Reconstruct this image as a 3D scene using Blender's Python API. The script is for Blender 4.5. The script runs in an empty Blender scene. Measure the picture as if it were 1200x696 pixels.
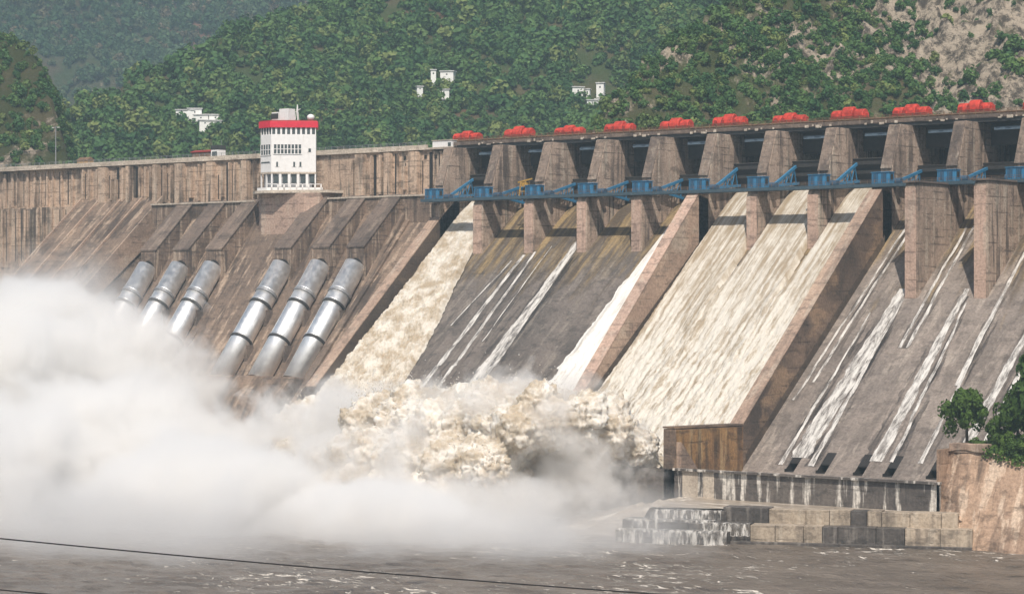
import bpy, bmesh, math, random
import numpy as np
from mathutils import Vector, Matrix
random.seed(7)
rng = np.random.default_rng(7)
R = math.radians
S = bpy.context.scene
COL = S.collection

# ------------------------------------------------------------------ camera, sky, sun, exposure
CAM = Vector((428.81, -520.16, 47.2)); YAW = 0.67331
cd = bpy.data.cameras.new('camera'); cam = bpy.data.objects.new('camera', cd); COL.objects.link(cam)
cd.sensor_width = 36; cd.lens = 84.0; cd.clip_start = 1; cd.clip_end = 20000
cam.location = CAM; cam.rotation_euler = (math.pi/2 + 0.00079, 0, YAW)
S.camera = cam
SUNV = Vector((0.50, -0.60, 1.0)).normalized()          # towards the sun
W = bpy.data.worlds.new('World'); S.world = W; W.use_nodes = True
wn = W.node_tree.nodes; bg = wn['Background']
sky = wn.new('ShaderNodeTexSky'); sky.sky_type = 'NISHITA'; sky.sun_disc = False
sky.sun_elevation = math.asin(SUNV.z); sky.sun_rotation = math.atan2(SUNV.x, SUNV.y)
sky.air_density = 1.0; sky.dust_density = 2.5; sky.ozone_density = 1.0
W.node_tree.links.new(sky.outputs[0], bg.inputs[0]); bg.inputs[1].default_value = 0.088
sl = bpy.data.lights.new('sun', 'SUN'); sl.energy = 4.3; sl.angle = R(0.53); sl.color = (1.0, 0.925, 0.83)
so = bpy.data.objects.new('sun', sl); COL.objects.link(so); so.rotation_euler = SUNV.to_track_quat('Z', 'Y').to_euler()
S.view_settings.view_transform = 'Standard'; S.view_settings.look = 'None'
S.view_settings.exposure = 0.27; S.view_settings.gamma = 1.0
S.cycles.volume_bounces = 8; S.cycles.max_bounces = 10; S.cycles.volume_step_rate = 0.4; S.cycles.volume_max_steps = 256
S.cycles.transparent_max_bounces = 12

# ------------------------------------------------------------------ numpy noise
def _h(ix, iy, iz):
    n = (ix.astype(np.int64)*374761393 + iy.astype(np.int64)*668265263 + iz.astype(np.int64)*2147483647) & 0xffffffff
    n = ((n ^ (n >> 13))*1274126177) & 0xffffffff
    n = ((n ^ (n >> 16))*2246822519) & 0xffffffff
    return ((n ^ (n >> 15)) & 0xffffff)/float(0xffffff)
def vn(p):
    p = np.asarray(p, float); i = np.floor(p); f = p-i; f = f*f*f*(f*(f*6-15)+10)
    x, y, z = i[:, 0], i[:, 1], i[:, 2]; fx, fy, fz = f[:, 0], f[:, 1], f[:, 2]
    def L(a, b, t): return a+(b-a)*t
    r = []
    for dz in (0, 1):
        a = L(_h(x, y, z+dz), _h(x+1, y, z+dz), fx); b = L(_h(x, y+1, z+dz), _h(x+1, y+1, z+dz), fx)
        r.append(L(a, b, fy))
    return L(r[0], r[1], fz)*2-1
def fbm(p, oct=5, gain=0.5, ridge=False, billow=False):
    p = np.asarray(p, float); a = 1.0; t = 0; s = 0
    for o in range(oct):
        n = vn(p+o*17.3)
        if ridge: n = 1-2*np.abs(n)
        if billow: n = 2.6*np.abs(n)-1
        t = t+a*n; s += a; a *= gain; p = p*2.03
    return t/s
def sst(a, b, x):
    t = np.clip((x-a)/(b-a), 0, 1); return t*t*(3-2*t)

# ------------------------------------------------------------------ mesh helpers
class MB:
    def __init__(s): s.v = []; s.f = []
    def add(s, vs, fs):
        b = len(s.v); s.v += [tuple(v) for v in vs]; s.f += [tuple(i+b for i in f) for f in fs]; return s
    def box(s, x0, x1, y0, y1, z0, z1, M=None):
        vs = [Vector(p) for p in ((x0,y0,z0),(x1,y0,z0),(x1,y1,z0),(x0,y1,z0),(x0,y0,z1),(x1,y0,z1),(x1,y1,z1),(x0,y1,z1))]
        if M is not None: vs = [M @ v for v in vs]
        return s.add(vs, ((3,2,1,0),(4,5,6,7),(0,1,5,4),(1,2,6,5),(2,3,7,6),(3,0,4,7)))
    def prism_x(s, poly, x0, x1):        # poly of (y,z), extruded along x
        n = len(poly); vs = [(x0, y, z) for y, z in poly]+[(x1, y, z) for y, z in poly]
        fs = [tuple(range(n)), tuple(range(2*n-1, n-1, -1))]+[(i, i+n, (i+1) % n+n, (i+1) % n) for i in range(n)]
        return s.add(vs, fs)
    def prism_z(s, poly, z0, z1):
        n = len(poly); vs = [(x, y, z0) for x, y in poly]+[(x, y, z1) for x, y in poly]
        fs = [tuple(range(n-1, -1, -1)), tuple(range(n, 2*n))]+[(i, (i+1) % n, (i+1) % n+n, i+n) for i in range(n)]
        return s.add(vs, fs)
    def tube(s, pts, r, n=8, cap=True):
        pts = [Vector(p) for p in pts]; rs = r if isinstance(r, (list, tuple)) else [r]*len(pts)
        vs = []; fs = []
        for i, p in enumerate(pts):
            t = (pts[min(i+1, len(pts)-1)]-pts[max(i-1, 0)]).normalized()
            a = t.orthogonal().normalized() if i == 0 else (a - t*a.dot(t)).normalized()
            b = t.cross(a)
            for k in range(n):
                q = 2*math.pi*k/n; vs.append(p+(a*math.cos(q)+b*math.sin(q))*rs[i])
        for i in range(len(pts)-1):
            for k in range(n): fs.append((i*n+k, i*n+(k+1) % n, (i+1)*n+(k+1) % n, (i+1)*n+k))
        if cap: fs += [tuple(range(n-1, -1, -1)), tuple((len(pts)-1)*n+k for k in range(n))]
        return s.add(vs, fs)
    def bar(s, a, b, w, h):
        a = Vector(a); b = Vector(b); d = b-a; L = d.length
        M = Matrix.Translation(a) @ d.to_track_quat('Y', 'Z').to_matrix().to_4x4()
        return s.box(-w/2, w/2, 0, L, -h/2, h/2, M)
    def ball(s, c, rx, ry, rz, n=10, m=6):
        vs = []; fs = []
        for j in range(m+1):
            th = math.pi*j/m
            for k in range(n):
                q = 2*math.pi*k/n; vs.append((c[0]+rx*math.sin(th)*math.cos(q), c[1]+ry*math.sin(th)*math.sin(q), c[2]+rz*math.cos(th)))
        for j in range(m):
            for k in range(n): fs.append((j*n+k, (j+1)*n+k, (j+1)*n+(k+1) % n, j*n+(k+1) % n))
        return s.add(vs, fs)
    def build(s, name, mat, parent=None, bevel=0.0, smooth=False):
        me = bpy.data.meshes.new(name); me.from_pydata(s.v, [], s.f); me.validate()
        bm = bmesh.new(); bm.from_mesh(me); bmesh.ops.recalc_face_normals(bm, faces=bm.faces); bm.to_mesh(me); bm.free()
        o = bpy.data.objects.new(name, me); COL.objects.link(o)
        if mat: me.materials.append(mat)
        if parent: o.parent = parent
        if smooth:
            for p in me.polygons: p.use_smooth = True
        if bevel:
            b = o.modifiers.new('bevel', 'BEVEL'); b.width = bevel; b.segments = 2; b.limit_method = 'ANGLE'
        return o
def np_mesh(name, V, F, mat, smooth=True, parent=None):
    V = np.asarray(V, np.float32); F = np.asarray(F, np.int32)
    me = bpy.data.meshes.new(name); k = F.shape[1]
    me.vertices.add(len(V)); me.vertices.foreach_set('co', V.ravel())
    me.loops.add(F.size); me.loops.foreach_set('vertex_index', F.ravel())
    me.polygons.add(len(F)); me.polygons.foreach_set('loop_start', np.arange(0, F.size, k, dtype=np.int32))
    me.polygons.foreach_set('use_smooth', np.full(len(F), smooth, dtype=bool))
    me.update(calc_edges=True); me.validate()
    o = bpy.data.objects.new(name, me); COL.objects.link(o)
    if mat: me.materials.append(mat)
    if parent: o.parent = parent
    return o
def grid_faces(nu, nv):                   # index = i*nv + j
    i, j = np.meshgrid(np.arange(nu-1), np.arange(nv-1), indexing='ij'); a = (i*nv+j).ravel()
    return np.stack([a, a+1, a+nv+1, a+nv], 1)
def thing(name, label, cat, loc=(0, 0, 0), group=None):
    o = bpy.data.objects.new(name, None); COL.objects.link(o); o.location = loc; o.empty_display_size = 1
    o['label'] = label; o['category'] = cat
    if group: o['group'] = group
    return o
def tag(o, label=None, cat=None, group=None, kind=None):
    for k, v in (('label', label), ('category', cat), ('group', group), ('kind', kind)):
        if v: o[k] = v
    return o
def copy_tree(o, parent=None):
    c = o.copy(); COL.objects.link(c)
    if parent: c.parent = parent; c.matrix_parent_inverse = o.matrix_parent_inverse
    for ch in o.children: copy_tree(ch, c)
    return c
ORD = ['first', 'second', 'third', 'fourth', 'fifth', 'sixth', 'seventh', 'eighth', 'ninth', 'tenth', 'eleventh', 'twelfth']

# ------------------------------------------------------------------ material helpers
class NT:
    def __init__(s, name, rough=0.85, spec=0.3):
        s.m = bpy.data.materials.new(name); s.m.use_nodes = True; s.t = s.m.node_tree; s.n = s.t.nodes; s.b = s.n['Principled BSDF']
        s.b.inputs['Roughness'].default_value = rough; s.b.inputs['Specular IOR Level'].default_value = spec
        s.pos = s.n.new('ShaderNodeNewGeometry').outputs['Position']
    def L(s, a, b): s.t.links.new(a, b)
    def put(s, sock, v):
        if isinstance(v, bpy.types.NodeSocket): s.L(v, sock)
        else: sock.default_value = v if not (isinstance(v, tuple) and len(v) == 3 and sock.type == 'RGBA') else (*v, 1)
    def map(s, sc, v=None, loc=(0, 0, 0), rot=(0, 0, 0)):
        n = s.n.new('ShaderNodeMapping'); s.L(v or s.pos, n.inputs[0]); n.inputs['Scale'].default_value = sc
        n.inputs['Location'].default_value = loc; n.inputs['Rotation'].default_value = rot; return n.outputs[0]
    def noise(s, v=None, scale=1.0, detail=4, rough=0.55, dist=0.0):
        n = s.n.new('ShaderNodeTexNoise'); s.L(v or s.pos, n.inputs['Vector']); n.inputs['Scale'].default_value = scale
        n.inputs['Detail'].default_value = detail; n.inputs['Roughness'].default_value = rough; n.inputs['Distortion'].default_value = dist
        return n.outputs[0]
    def rng(s, v, a, b, c=0.0, d=1.0, smooth=True):
        n = s.n.new('ShaderNodeMapRange'); n.interpolation_type = 'SMOOTHSTEP' if smooth else 'LINEAR'
        s.L(v, n.inputs[0])
        for i, q in enumerate((a, b, c, d)): n.inputs[1+i].default_value = q
        return n.outputs[0]
    def mix(s, f, a, b):
        n = s.n.new('ShaderNodeMix'); n.data_type = 'RGBA'; s.put(n.inputs[0], f); s.put(n.inputs[6], a); s.put(n.inputs[7], b); return n.outputs[2]
    def mul(s, f, a, b):
        n = s.n.new('ShaderNodeMix'); n.data_type = 'RGBA'; n.blend_type = 'MULTIPLY'; s.put(n.inputs[0], f); s.put(n.inputs[6], a); s.put(n.inputs[7], b); return n.outputs[2]
    def math(s, op, a, b=0.0, c=None):
        n = s.n.new('ShaderNodeMath'); n.operation = op; s.put(n.inputs[0], a); s.put(n.inputs[1], b)
        if c is not None: s.put(n.inputs[2], c)
        return n.outputs[0]
    def sep(s, v=None):
        n = s.n.new('ShaderNodeSeparateXYZ'); s.L(v or s.pos, n.inputs[0]); return n.outputs
    def bump(s, h, strength=0.4, dist=0.3):
        n = s.n.new('ShaderNodeBump'); s.L(h, n.inputs['Height']); n.inputs['Strength'].default_value = strength; n.inputs['Distance'].default_value = dist
        s.L(n.outputs[0], s.b.inputs['Normal'])
    def col(s, c): s.put(s.b.inputs['Base Color'], c); return s

def concrete(name, c1, c2, dark, streak=0.6, lift=1.5, liftamt=0.5, flow='z', pale=(0.5, 0.44, 0.36), paleamt=0.35, darkbias=0.5, rough=0.9, ochre=False):
    k = NT(name, rough)
    big = k.noise(scale=0.045, detail=5, rough=0.6)
    c = k.mix(k.rng(big, 0.38, 0.62), c1, c2)
    sc = (0.42, 0.42, 0.028) if flow == 'z' else (0.34, 0.05, 0.05)
    patch = k.rng(k.noise(k.map((0.06, 0.06, 0.05), loc=(17, 3, 8)), 1.0, 4, 0.6), 0.4, 0.6, 0.25, 1.0)
    st = k.noise(k.map(sc), 1.0, 4, 0.55, 0.15)
    st2 = k.noise(k.map((sc[0]*3.6, sc[1]*3.6, sc[2]*2.2), loc=(31, 7, 3)), 1.0, 3, 0.55)
    c = k.mix(k.math('MULTIPLY', k.math('MULTIPLY', k.rng(st, darkbias-.02, darkbias+0.1), streak), patch), c, dark)
    c = k.mix(k.math('MULTIPLY', k.math('MULTIPLY', k.rng(st2, 0.56, 0.66), streak*0.7), patch), c, dark)
    pl = k.noise(k.map((sc[0]*1.4, sc[1]*1.4, sc[2]*2.2), loc=(-11, 40, 9)), 1.0, 5, 0.6)
    c = k.mix(k.math('MULTIPLY', k.rng(pl, 0.53, 0.64), paleamt), c, pale)
    bl = k.noise(k.map((0.22, 0.22, 0.4)), 1.0, 6, 0.7)
    c = k.mix(k.math('MULTIPLY', k.rng(bl, 0.51, 0.62), 0.5), c, dark)
    xyz = k.sep(); z = xyz[2]
    if ochre:   # the crest slabs are stained ochre and brown down to a straight slab joint
        oc = k.noise(k.map((0.4, 0.05, 0.05), loc=(2, 2, 2)), 1.0, 6, 0.65)
        oc = k.mix(k.rng(oc, .42, .6), (0.085, 0.062, 0.04), (0.3, 0.215, 0.105))
        c = k.mix(k.math('MULTIPLY', k.rng(k.math('ADD', z, k.math('MULTIPLY', k.math('SUBTRACT', st, 0.5), 60)), 49, 66), 0.85), c, oc)
    fr = k.math('FRACT', k.math('DIVIDE', z, lift))
    ln = k.math('LESS_THAN', k.math('ABSOLUTE', k.math('SUBTRACT', fr, 0.5)), 0.09)
    brk = k.rng(k.noise(k.map((0.12, 0.12, 0.5), loc=(5, 5, 5)), 1.0, 3), 0.46, 0.66)
    c = k.mix(k.math('MULTIPLY', k.math('MULTIPLY', ln, brk), liftamt), c, dark)
    f = k.noise(scale=1.6, detail=8, rough=0.7)
    c = k.mul(0.8, c, k.mix(k.rng(f, .3, .7), (0.66, 0.64, 0.62), (1.26, 1.25, 1.23)))
    k.col(c)
    k.bump(k.math('ADD', k.math('MULTIPLY', f, 0.6), k.math('MULTIPLY', k.math('MULTIPLY', ln, brk), -0.6)), 0.6, 0.35)
    return k.m

M = {}
M['wall'] = concrete('wall_concrete', (0.53, 0.395, 0.295), (0.41, 0.305, 0.23), (0.07, 0.056, 0.047), 0.92, 1.5, 0.5, darkbias=0.495)
M['pier'] = concrete('pier_concrete', (0.42, 0.32, 0.255), (0.31, 0.235, 0.185), (0.075, 0.06, 0.052), 0.9, 1.8, 0.6, darkbias=0.49, paleamt=0.5)
M['nose'] = concrete('nose_concrete', (0.5, 0.35, 0.275), (0.42, 0.30, 0.24), (0.14, 0.105, 0.088), 0.45, 2.2, 0.5, darkbias=0.57)
M['batter'] = concrete('stained_batter', (0.25, 0.19, 0.15), (0.18, 0.14, 0.115), (0.06, 0.05, 0.045), 0.7, 1.6, 0.35, darkbias=0.5, paleamt=0.3)
M['dark'] = concrete('stained_concrete', (0.185, 0.14, 0.113), (0.125, 0.097, 0.082), (0.05, 0.042, 0.038), 0.6, 1.6, 0.3, paleamt=0.3, pale=(0.36, 0.29, 0.23), flow='y')
M['slope'] = concrete('slope_concrete', (0.225, 0.163, 0.122), (0.155, 0.115, 0.09), (0.055, 0.043, 0.037), 0.8, 1.5, 0.45, flow='y', paleamt=0.55, pale=(0.48, 0.37, 0.28))
M['block'] = concrete('block_concrete', (0.25, 0.182, 0.138), (0.17, 0.125, 0.098), (0.05, 0.04, 0.035), 0.8, 1.3, 0.8, paleamt=0.65, pale=(0.5, 0.4, 0.31))
M['floor'] = concrete('chute_concrete', (0.165, 0.14, 0.124), (0.115, 0.1, 0.09), (0.055, 0.05, 0.047), 0.55, 4.0, 0.2, flow='y', pale=(0.27, 0.235, 0.2), paleamt=0.5, ochre=True)
M['floor_dry'] = concrete('dry_chute_concrete', (0.25, 0.21, 0.182), (0.195, 0.165, 0.145), (0.10, 0.085, 0.075), 0.5, 4.0, 0.25, flow='y', pale=(0.36, 0.31, 0.265), paleamt=0.55, ochre=True)
M['divide'] = concrete('divide_concrete', (0.42, 0.305, 0.23), (0.33, 0.235, 0.18), (0.13, 0.1, 0.083), 0.5, 2.0, 0.4, flow='y')
M['wetwall'] = concrete('wet_concrete', (0.21, 0.148, 0.11), (0.12, 0.088, 0.07), (0.045, 0.037, 0.033), 0.65, 2.0, 0.4, flow='y', pale=(0.36, 0.24, 0.15), paleamt=0.5, rough=0.6)
M['wetdark'] = concrete('soaked_concrete', (0.105, 0.078, 0.06), (0.07, 0.054, 0.044), (0.035, 0.03, 0.027), 0.5, 2.0, 0.3, flow='y', pale=(0.2, 0.145, 0.1), paleamt=0.4, rough=0.5)
M['rust'] = concrete('rusty_concrete', (0.36, 0.21, 0.085), (0.2, 0.115, 0.06), (0.045, 0.035, 0.03), 0.85, 2.4, 0.4, pale=(0.5, 0.38, 0.22), paleamt=0.4, rough=0.7, darkbias=.5)
M['apron'] = concrete('apron_concrete', (0.15, 0.13, 0.115), (0.105, 0.092, 0.085), (0.05, 0.045, 0.042), 0.5, 5.0, 0.25, pale=(0.66, 0.62, 0.56), paleamt=0.95, rough=0.6)
M['weir'] = concrete('weir_concrete', (0.42, 0.345, 0.265), (0.32, 0.265, 0.205), (0.11, 0.09, 0.075), 0.55, 2.6, 0.4, paleamt=0.4)
M['weir_wet'] = concrete('wet_weir_concrete', (0.11, 0.096, 0.087), (0.075, 0.067, 0.062), (0.035, 0.032, 0.03), 0.4, 2.6, 0.2, pale=(0.3, 0.27, 0.24), paleamt=0.4, rough=0.4)
M['bank'] = concrete('bank_concrete', (0.42, 0.29, 0.205), (0.29, 0.2, 0.145), (0.085, 0.063, 0.05), 0.7, 4.0, 0.15, flow='y', pale=(0.6, 0.47, 0.36), paleamt=0.8, darkbias=.53)
M['parapet'] = concrete('parapet_concrete', (0.56, 0.49, 0.41), (0.46, 0.4, 0.33), (0.25, 0.2, 0.16), 0.4, 3.0, 0.1)
def plain(name, c, rough=0.6, metal=0.0, var=0.25, spec=0.4, dirt=None):
    k = NT(name, rough, spec); k.b.inputs['Metallic'].default_value = metal
    n = k.noise(scale=0.9, detail=6, rough=0.65)
    c2 = tuple(x*(1-var) for x in c)
    cc = k.mix(k.rng(n, 0.35, 0.65), c, c2)
    if dirt:
        d = k.noise(k.map((1.3, 1.3, 0.2)), 1.0, 5, 0.65); cc = k.mix(k.math('MULTIPLY', k.rng(d, 0.55, 0.75), 0.6), cc, dirt)
    k.col(cc); return k.m
M['blue'] = plain('blue_paint', (0.035, 0.19, 0.36), 0.5, dirt=(0.09, 0.09, 0.09))
M['blue_dark'] = plain('dark_blue_paint', (0.03, 0.085, 0.15), 0.6, dirt=(0.05, 0.05, 0.05))
M['slate'] = plain('slate_blue_steel', (0.05, 0.085, 0.11), 0.6, dirt=(0.14, 0.1, 0.07))
M['steel_blue'] = plain('grey_blue_steel', (0.1, 0.14, 0.18), 0.6)
M['red'] = plain('red_paint', (0.58, 0.05, 0.028), 0.65, var=0.5, dirt=(0.22, 0.03, 0.02))
M['red_dark'] = plain('dark_red_paint', (0.33, 0.03, 0.02), 0.6)
M['white'] = plain('white_paint', (0.74, 0.725, 0.71), 0.6, var=0.08, dirt=(0.55, 0.5, 0.45))
M['crimson'] = plain('crimson_paint', (0.62, 0.02, 0.045), 0.5, var=0.15)
M['steel_dark'] = plain('dark_steel', (0.055, 0.052, 0.05), 0.55, metal=0.3)
M['gate'] = plain('gate_steel', (0.045, 0.042, 0.04), 0.7, dirt=(0.05, 0.04, 0.03))  # near-black colour painted to deepen the shade inside the bays
M['rail'] = plain('rusty_rail', (0.22, 0.13, 0.075), 0.75, var=0.5)
M['glass'] = plain('dark_glass', (0.06, 0.075, 0.08), 0.15, spec=0.6)
M['shade_black'] = plain('painted_recess_shade', (0.022, 0.019, 0.017), 0.8)  # near-black that paints the shade of openings and recesses
M['dark_line'] = plain('dark_strip', (0.065, 0.05, 0.042), 0.9, var=0.5)
M['yellow'] = plain('ochre_yellow_paint', (0.42, 0.25, 0.05), 0.6, dirt=(0.15, 0.1, 0.06))
M['grey'] = plain('grey_metal', (0.35, 0.35, 0.36), 0.5, metal=0.5)
M['rubber'] = plain('cable_black', (0.02, 0.02, 0.022), 0.6)
M['house'] = plain('house_plaster', (0.8, 0.79, 0.76), 0.8, var=0.1)
M['roof'] = plain('house_roof', (0.55, 0.54, 0.53), 0.7, var=0.3)
M['bark'] = plain('bark', (0.12, 0.09, 0.065), 0.9, var=0.5)
# penstock steel
k = NT('penstock_steel', 0.4); k.b.inputs['Metallic'].default_value = 0.95
n1 = k.noise(k.map((0.5, 0.25, 0.25)), 1.0, 5, 0.6)
k.col(k.mix(k.rng(n1, 0.35, 0.7), (0.93, 0.92, 0.9), (0.8, 0.79, 0.775)))
k.L(k.rng(k.noise(scale=0.7, detail=6), 0.3, 0.7, 0.4, 0.52), k.b.inputs['Roughness'])
k.bump(k.noise(scale=0.3, detail=2), 0.1, 0.3); M['penstock'] = k.m
# muddy flood water running on the chutes
def flood(name, mud, foam, bias, flowy=True):
    k = NT(name, 0.55, 0.35)
    a = k.noise(k.map((1.0, 0.035, 0.035) if flowy else (0.2, 0.2, 0.2)), 1.0, 6, 0.62, 0.2)
    b = k.noise(k.map((0.4, 0.16, 0.16) if flowy else (0.3, 0.3, 0.3), loc=(9, 2, 4)), 1.0, 9, 0.74, 0.5)
    f = k.math('ADD', k.math('MULTIPLY', a, 0.5), k.math('MULTIPLY', b, 0.35))
    w = k.noise(k.map((0.2, 0.008, 0.008) if flowy else (0.07, 0.07, 0.07), loc=(4, 4, 4)), 1.0, 3, 0.5)
    f = k.math('ADD', f, k.math('MULTIPLY', w, 0.15+0.0))
    if flowy:
        g2 = k.noise(k.map((0.9, 0.17, 0.17), loc=(1, 5, 7)), 1.0, 9, 0.76, 0.6); low = k.rng(k.sep()[2], 58, 22)
        f = k.math('ADD', f, k.math('MULTIPLY', low, k.math('MULTIPLY', k.math('SUBTRACT', g2, 0.42), 0.75)))
    c = k.mix(k.rng(f, bias, bias+0.16), mud, foam)
    d = k.noise(k.map((1.2, 0.3, 0.3) if flowy else (1.1, .8, .8), loc=(3, 8, 1)), 1.0, 8, 0.72, 0.4)
    c = k.mix(k.math('MULTIPLY', k.rng(d, 0.56, 0.72), 0.55), c, tuple(x*0.62 for x in mud))
    k.col(c)
    if not flowy: k.b.inputs['Subsurface Weight'].default_value = 0.6; k.b.inputs['Subsurface Radius'].default_value = (1.0, 0.85, 0.7); k.b.inputs['Subsurface Scale'].default_value = 1.2
    k.bump(k.math('ADD', b, k.math('MULTIPLY', d, 0.5)), 0.45 if flowy else 0.6, 0.5)
    return k.m
M['flood'] = flood('flood_water', (0.31, 0.246, 0.17), (0.60, 0.56, 0.49), 0.43)
M['churn'] = flood('churning_water', (0.36, 0.29, 0.205), (0.62, 0.575, 0.505), 0.42, False)
M['white_flow'] = flood('white_flow_water', (0.48, 0.44, 0.39), (0.76, 0.73, 0.68), 0.36)
M['flood_smooth'] = flood('smooth_flood_water', (0.42, 0.33, 0.2), (0.78, 0.7, 0.56), 0.45)
M['boil'] = flood('boiling_water', (0.42, 0.35, 0.262), (0.7, 0.66, 0.6), 0.42, False)
k = NT('leak_foam', 0.6)
e = k.noise(k.map((0.8, 0.17, 0.17)), 1.0, 8, 0.74, 0.3)
k.col(k.mix(k.rng(e, 0.4, 0.62), (0.33, 0.305, 0.28), (0.66, 0.63, 0.585)))
k.L(k.rng(e, 0.32, 0.54, 0.25, 0.95), k.b.inputs['Alpha']); M['leak'] = k.m
k = NT('fall_foam', 0.6)
e = k.noise(k.map((1.1, 1.1, .18)), 1.0, 6, 0.65)
k.col(k.mix(k.rng(e, 0.35, 0.65), (0.36, 0.33, 0.29), (0.66, 0.63, 0.58)))
k.L(k.rng(e, 0.42, 0.62, 0.03, 0.7), k.b.inputs['Alpha']); M['fall'] = k.m
k = NT('wet_film', 0.3, 0.5); e = k.noise(k.map((0.7, 0.05, 0.05)), 1.0, 5, 0.6); k.col((0.06, 0.052, 0.047)); k.L(k.rng(e, 0.42, 0.7, 0.0, 0.6), k.b.inputs['Alpha']); M['wet'] = k.m
# river
k = NT('river_water', 0.25, 0.4)
n1 = k.noise(k.map((0.05, 0.11, 0.1)), 1.0, 5, 0.6)
c = k.mix(k.rng(n1, 0.35, 0.65), (0.13, 0.103, 0.08), (0.185, 0.15, 0.12))
fo = k.noise(k.map((0.2, 0.5, 0.4), rot=(0, 0, 0.5)), 1.0, 8, 0.7, 1.2)
near = k.rng(k.noise(scale=0.018, detail=2), 0.4, 0.62, 0.0, 0.09)
fm = k.rng(k.math('ADD', fo, near), 0.625, 0.68)
c = k.mix(fm, c, (0.72, 0.65, 0.56)); k.col(c)
k.L(k.math('ADD', k.math('MULTIPLY', fm, 0.4), 0.28), k.b.inputs['Roughness'])
k.bump(k.math('ADD', k.noise(k.map((0.22, 0.5, 0.4), rot=(0, 0, 0.5)), 1.0, 6, 0.62), k.math('MULTIPLY', fm, 0.25)), 1.0, 1.8); M['river'] = k.m
k = NT('reservoir_water', 0.12, 0.5); k.col((0.16, 0.17, 0.13)); k.bump(k.noise(scale=0.3, detail=4), 0.3, 0.2); M['reservoir'] = k.m
k = NT('pool_water', 0.35, 0.4); f = k.noise(k.map((0.1, 0.4, 0.4)), 1.0, 6, 0.65)
k.col(k.mix(k.rng(f, 0.48, 0.66), (0.3, 0.245, 0.19), (0.62, 0.56, 0.48))); k.bump(k.noise(k.map((0.3, 0.8, 0.8)), 1.0, 5), 0.6, 0.5); M['pool'] = k.m
# hillsides: soil, scrub, bare rock
RS0 = 428.81*0.7818-520.16*0.6236
def hillmat(name, soil, scrub, rock, bias, reds=None, east=(9000, 9999), more=0.0):
    k = NT(name, 0.95, 0.1)
    dt = k.n.new('ShaderNodeVectorMath'); dt.operation = 'DOT_PRODUCT'; k.L(k.pos, dt.inputs[0]); dt.inputs[1].default_value = (0.7818, 0.6236, 0)
    side = k.rng(dt.outputs['Value'], RS0+east[0], RS0+east[1], 0.0, 1.0)
    a = k.noise(scale=0.035, detail=9, rough=0.68); c = k.mix(k.rng(a, 0.4, 0.6), soil, scrub)
    rk = k.noise(k.map((0.02, 0.02, 0.012)), 1.0, 10, 0.72, 0.4)
    f = k.noise(scale=0.25, detail=9, rough=0.75)
    rk2 = k.math('ADD', rk, k.math('MULTIPLY', side, more))
    c = k.mix(k.rng(rk2, bias, bias+0.07), c, k.mix(k.rng(f, 0.41, 0.57), tuple(x*0.2 for x in rock), rock))  # low noise darkens the rock, painting shade into its crevices
    if reds: c = k.mix(k.math('MULTIPLY', k.rng(k.noise(scale=0.009, detail=5), 0.56, 0.66), 0.8), c, reds)
    c = k.mul(0.6, c, k.mix(f, (0.5, 0.5, 0.5), (1.3, 1.3, 1.3)))
    k.col(c); k.bump(k.math('ADD', rk, k.math('MULTIPLY', f, 0.5)), 1.0, 5.0); return k.m
M['hill_mid'] = hillmat('wooded_hill_ground', (0.11, 0.095, 0.05), (0.06, 0.085, 0.03), (0.34, 0.27, 0.2), 0.66, (0.17, 0.075, 0.05))
M['hill_far'] = hillmat('far_hill_ground', (0.085, 0.07, 0.045), (0.045, 0.065, 0.028), (0.36, 0.29, 0.23), 0.53, (0.2, 0.095, 0.065))
M['hill_right'] = hillmat('rocky_hill_ground', (0.125, 0.105, 0.06), (0.075, 0.09, 0.035), (0.48, 0.40, 0.31), 0.525, east=(85, 170), more=0.13)
M['hill_left'] = hillmat('left_hill_ground', (0.1, 0.085, 0.045), (0.055, 0.065, 0.025), (0.4, 0.33, 0.26), 0.52)
M['soil'] = hillmat('bank_soil', (0.2, 0.15, 0.09), (0.09, 0.1, 0.035), (0.4, 0.32, 0.24), 0.62)
def foliage(name, c1, c2, c3):
    k = NT(name, 0.7, 0.2)
    oi = k.n.new('ShaderNodeObjectInfo').outputs['Random']
    n = k.noise(scale=0.6, detail=3)
    c = k.mix(k.math('FRACT', k.math('MULTIPLY', oi, 7.31)), c1, c2); c = k.mix(k.rng(oi, 0.72, 1.0), c, c3)
    c = k.mul(0.7, c, k.mix(k.rng(n, 0.3, 0.7), (0.65, 0.68, 0.62), (1.25, 1.25, 1.15)))
    k.col(c)
    tr = k.n.new('ShaderNodeBsdfTranslucent'); k.L(c, tr.inputs[0]); ms = k.n.new('ShaderNodeMixShader'); ms.inputs[0].default_value = 0.25
    k.L(k.b.outputs[0], ms.inputs[1]); k.L(tr.outputs[0], ms.inputs[2]); k.L(ms.outputs[0], k.n['Material Output'].inputs[0])
    return k.m
M['leaf'] = foliage('foliage', (0.04, 0.105, 0.036), (0.105, 0.185, 0.055), (0.19, 0.23, 0.075))
M['leaf_far'] = foliage('far_foliage', (0.035, 0.085, 0.04), (0.08, 0.13, 0.06), (0.16, 0.125, 0.08))
M['leaf_near'] = foliage('bank_foliage', (0.05, 0.1, 0.022), (0.09, 0.15, 0.03), (0.11, 0.17, 0.035))

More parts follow.
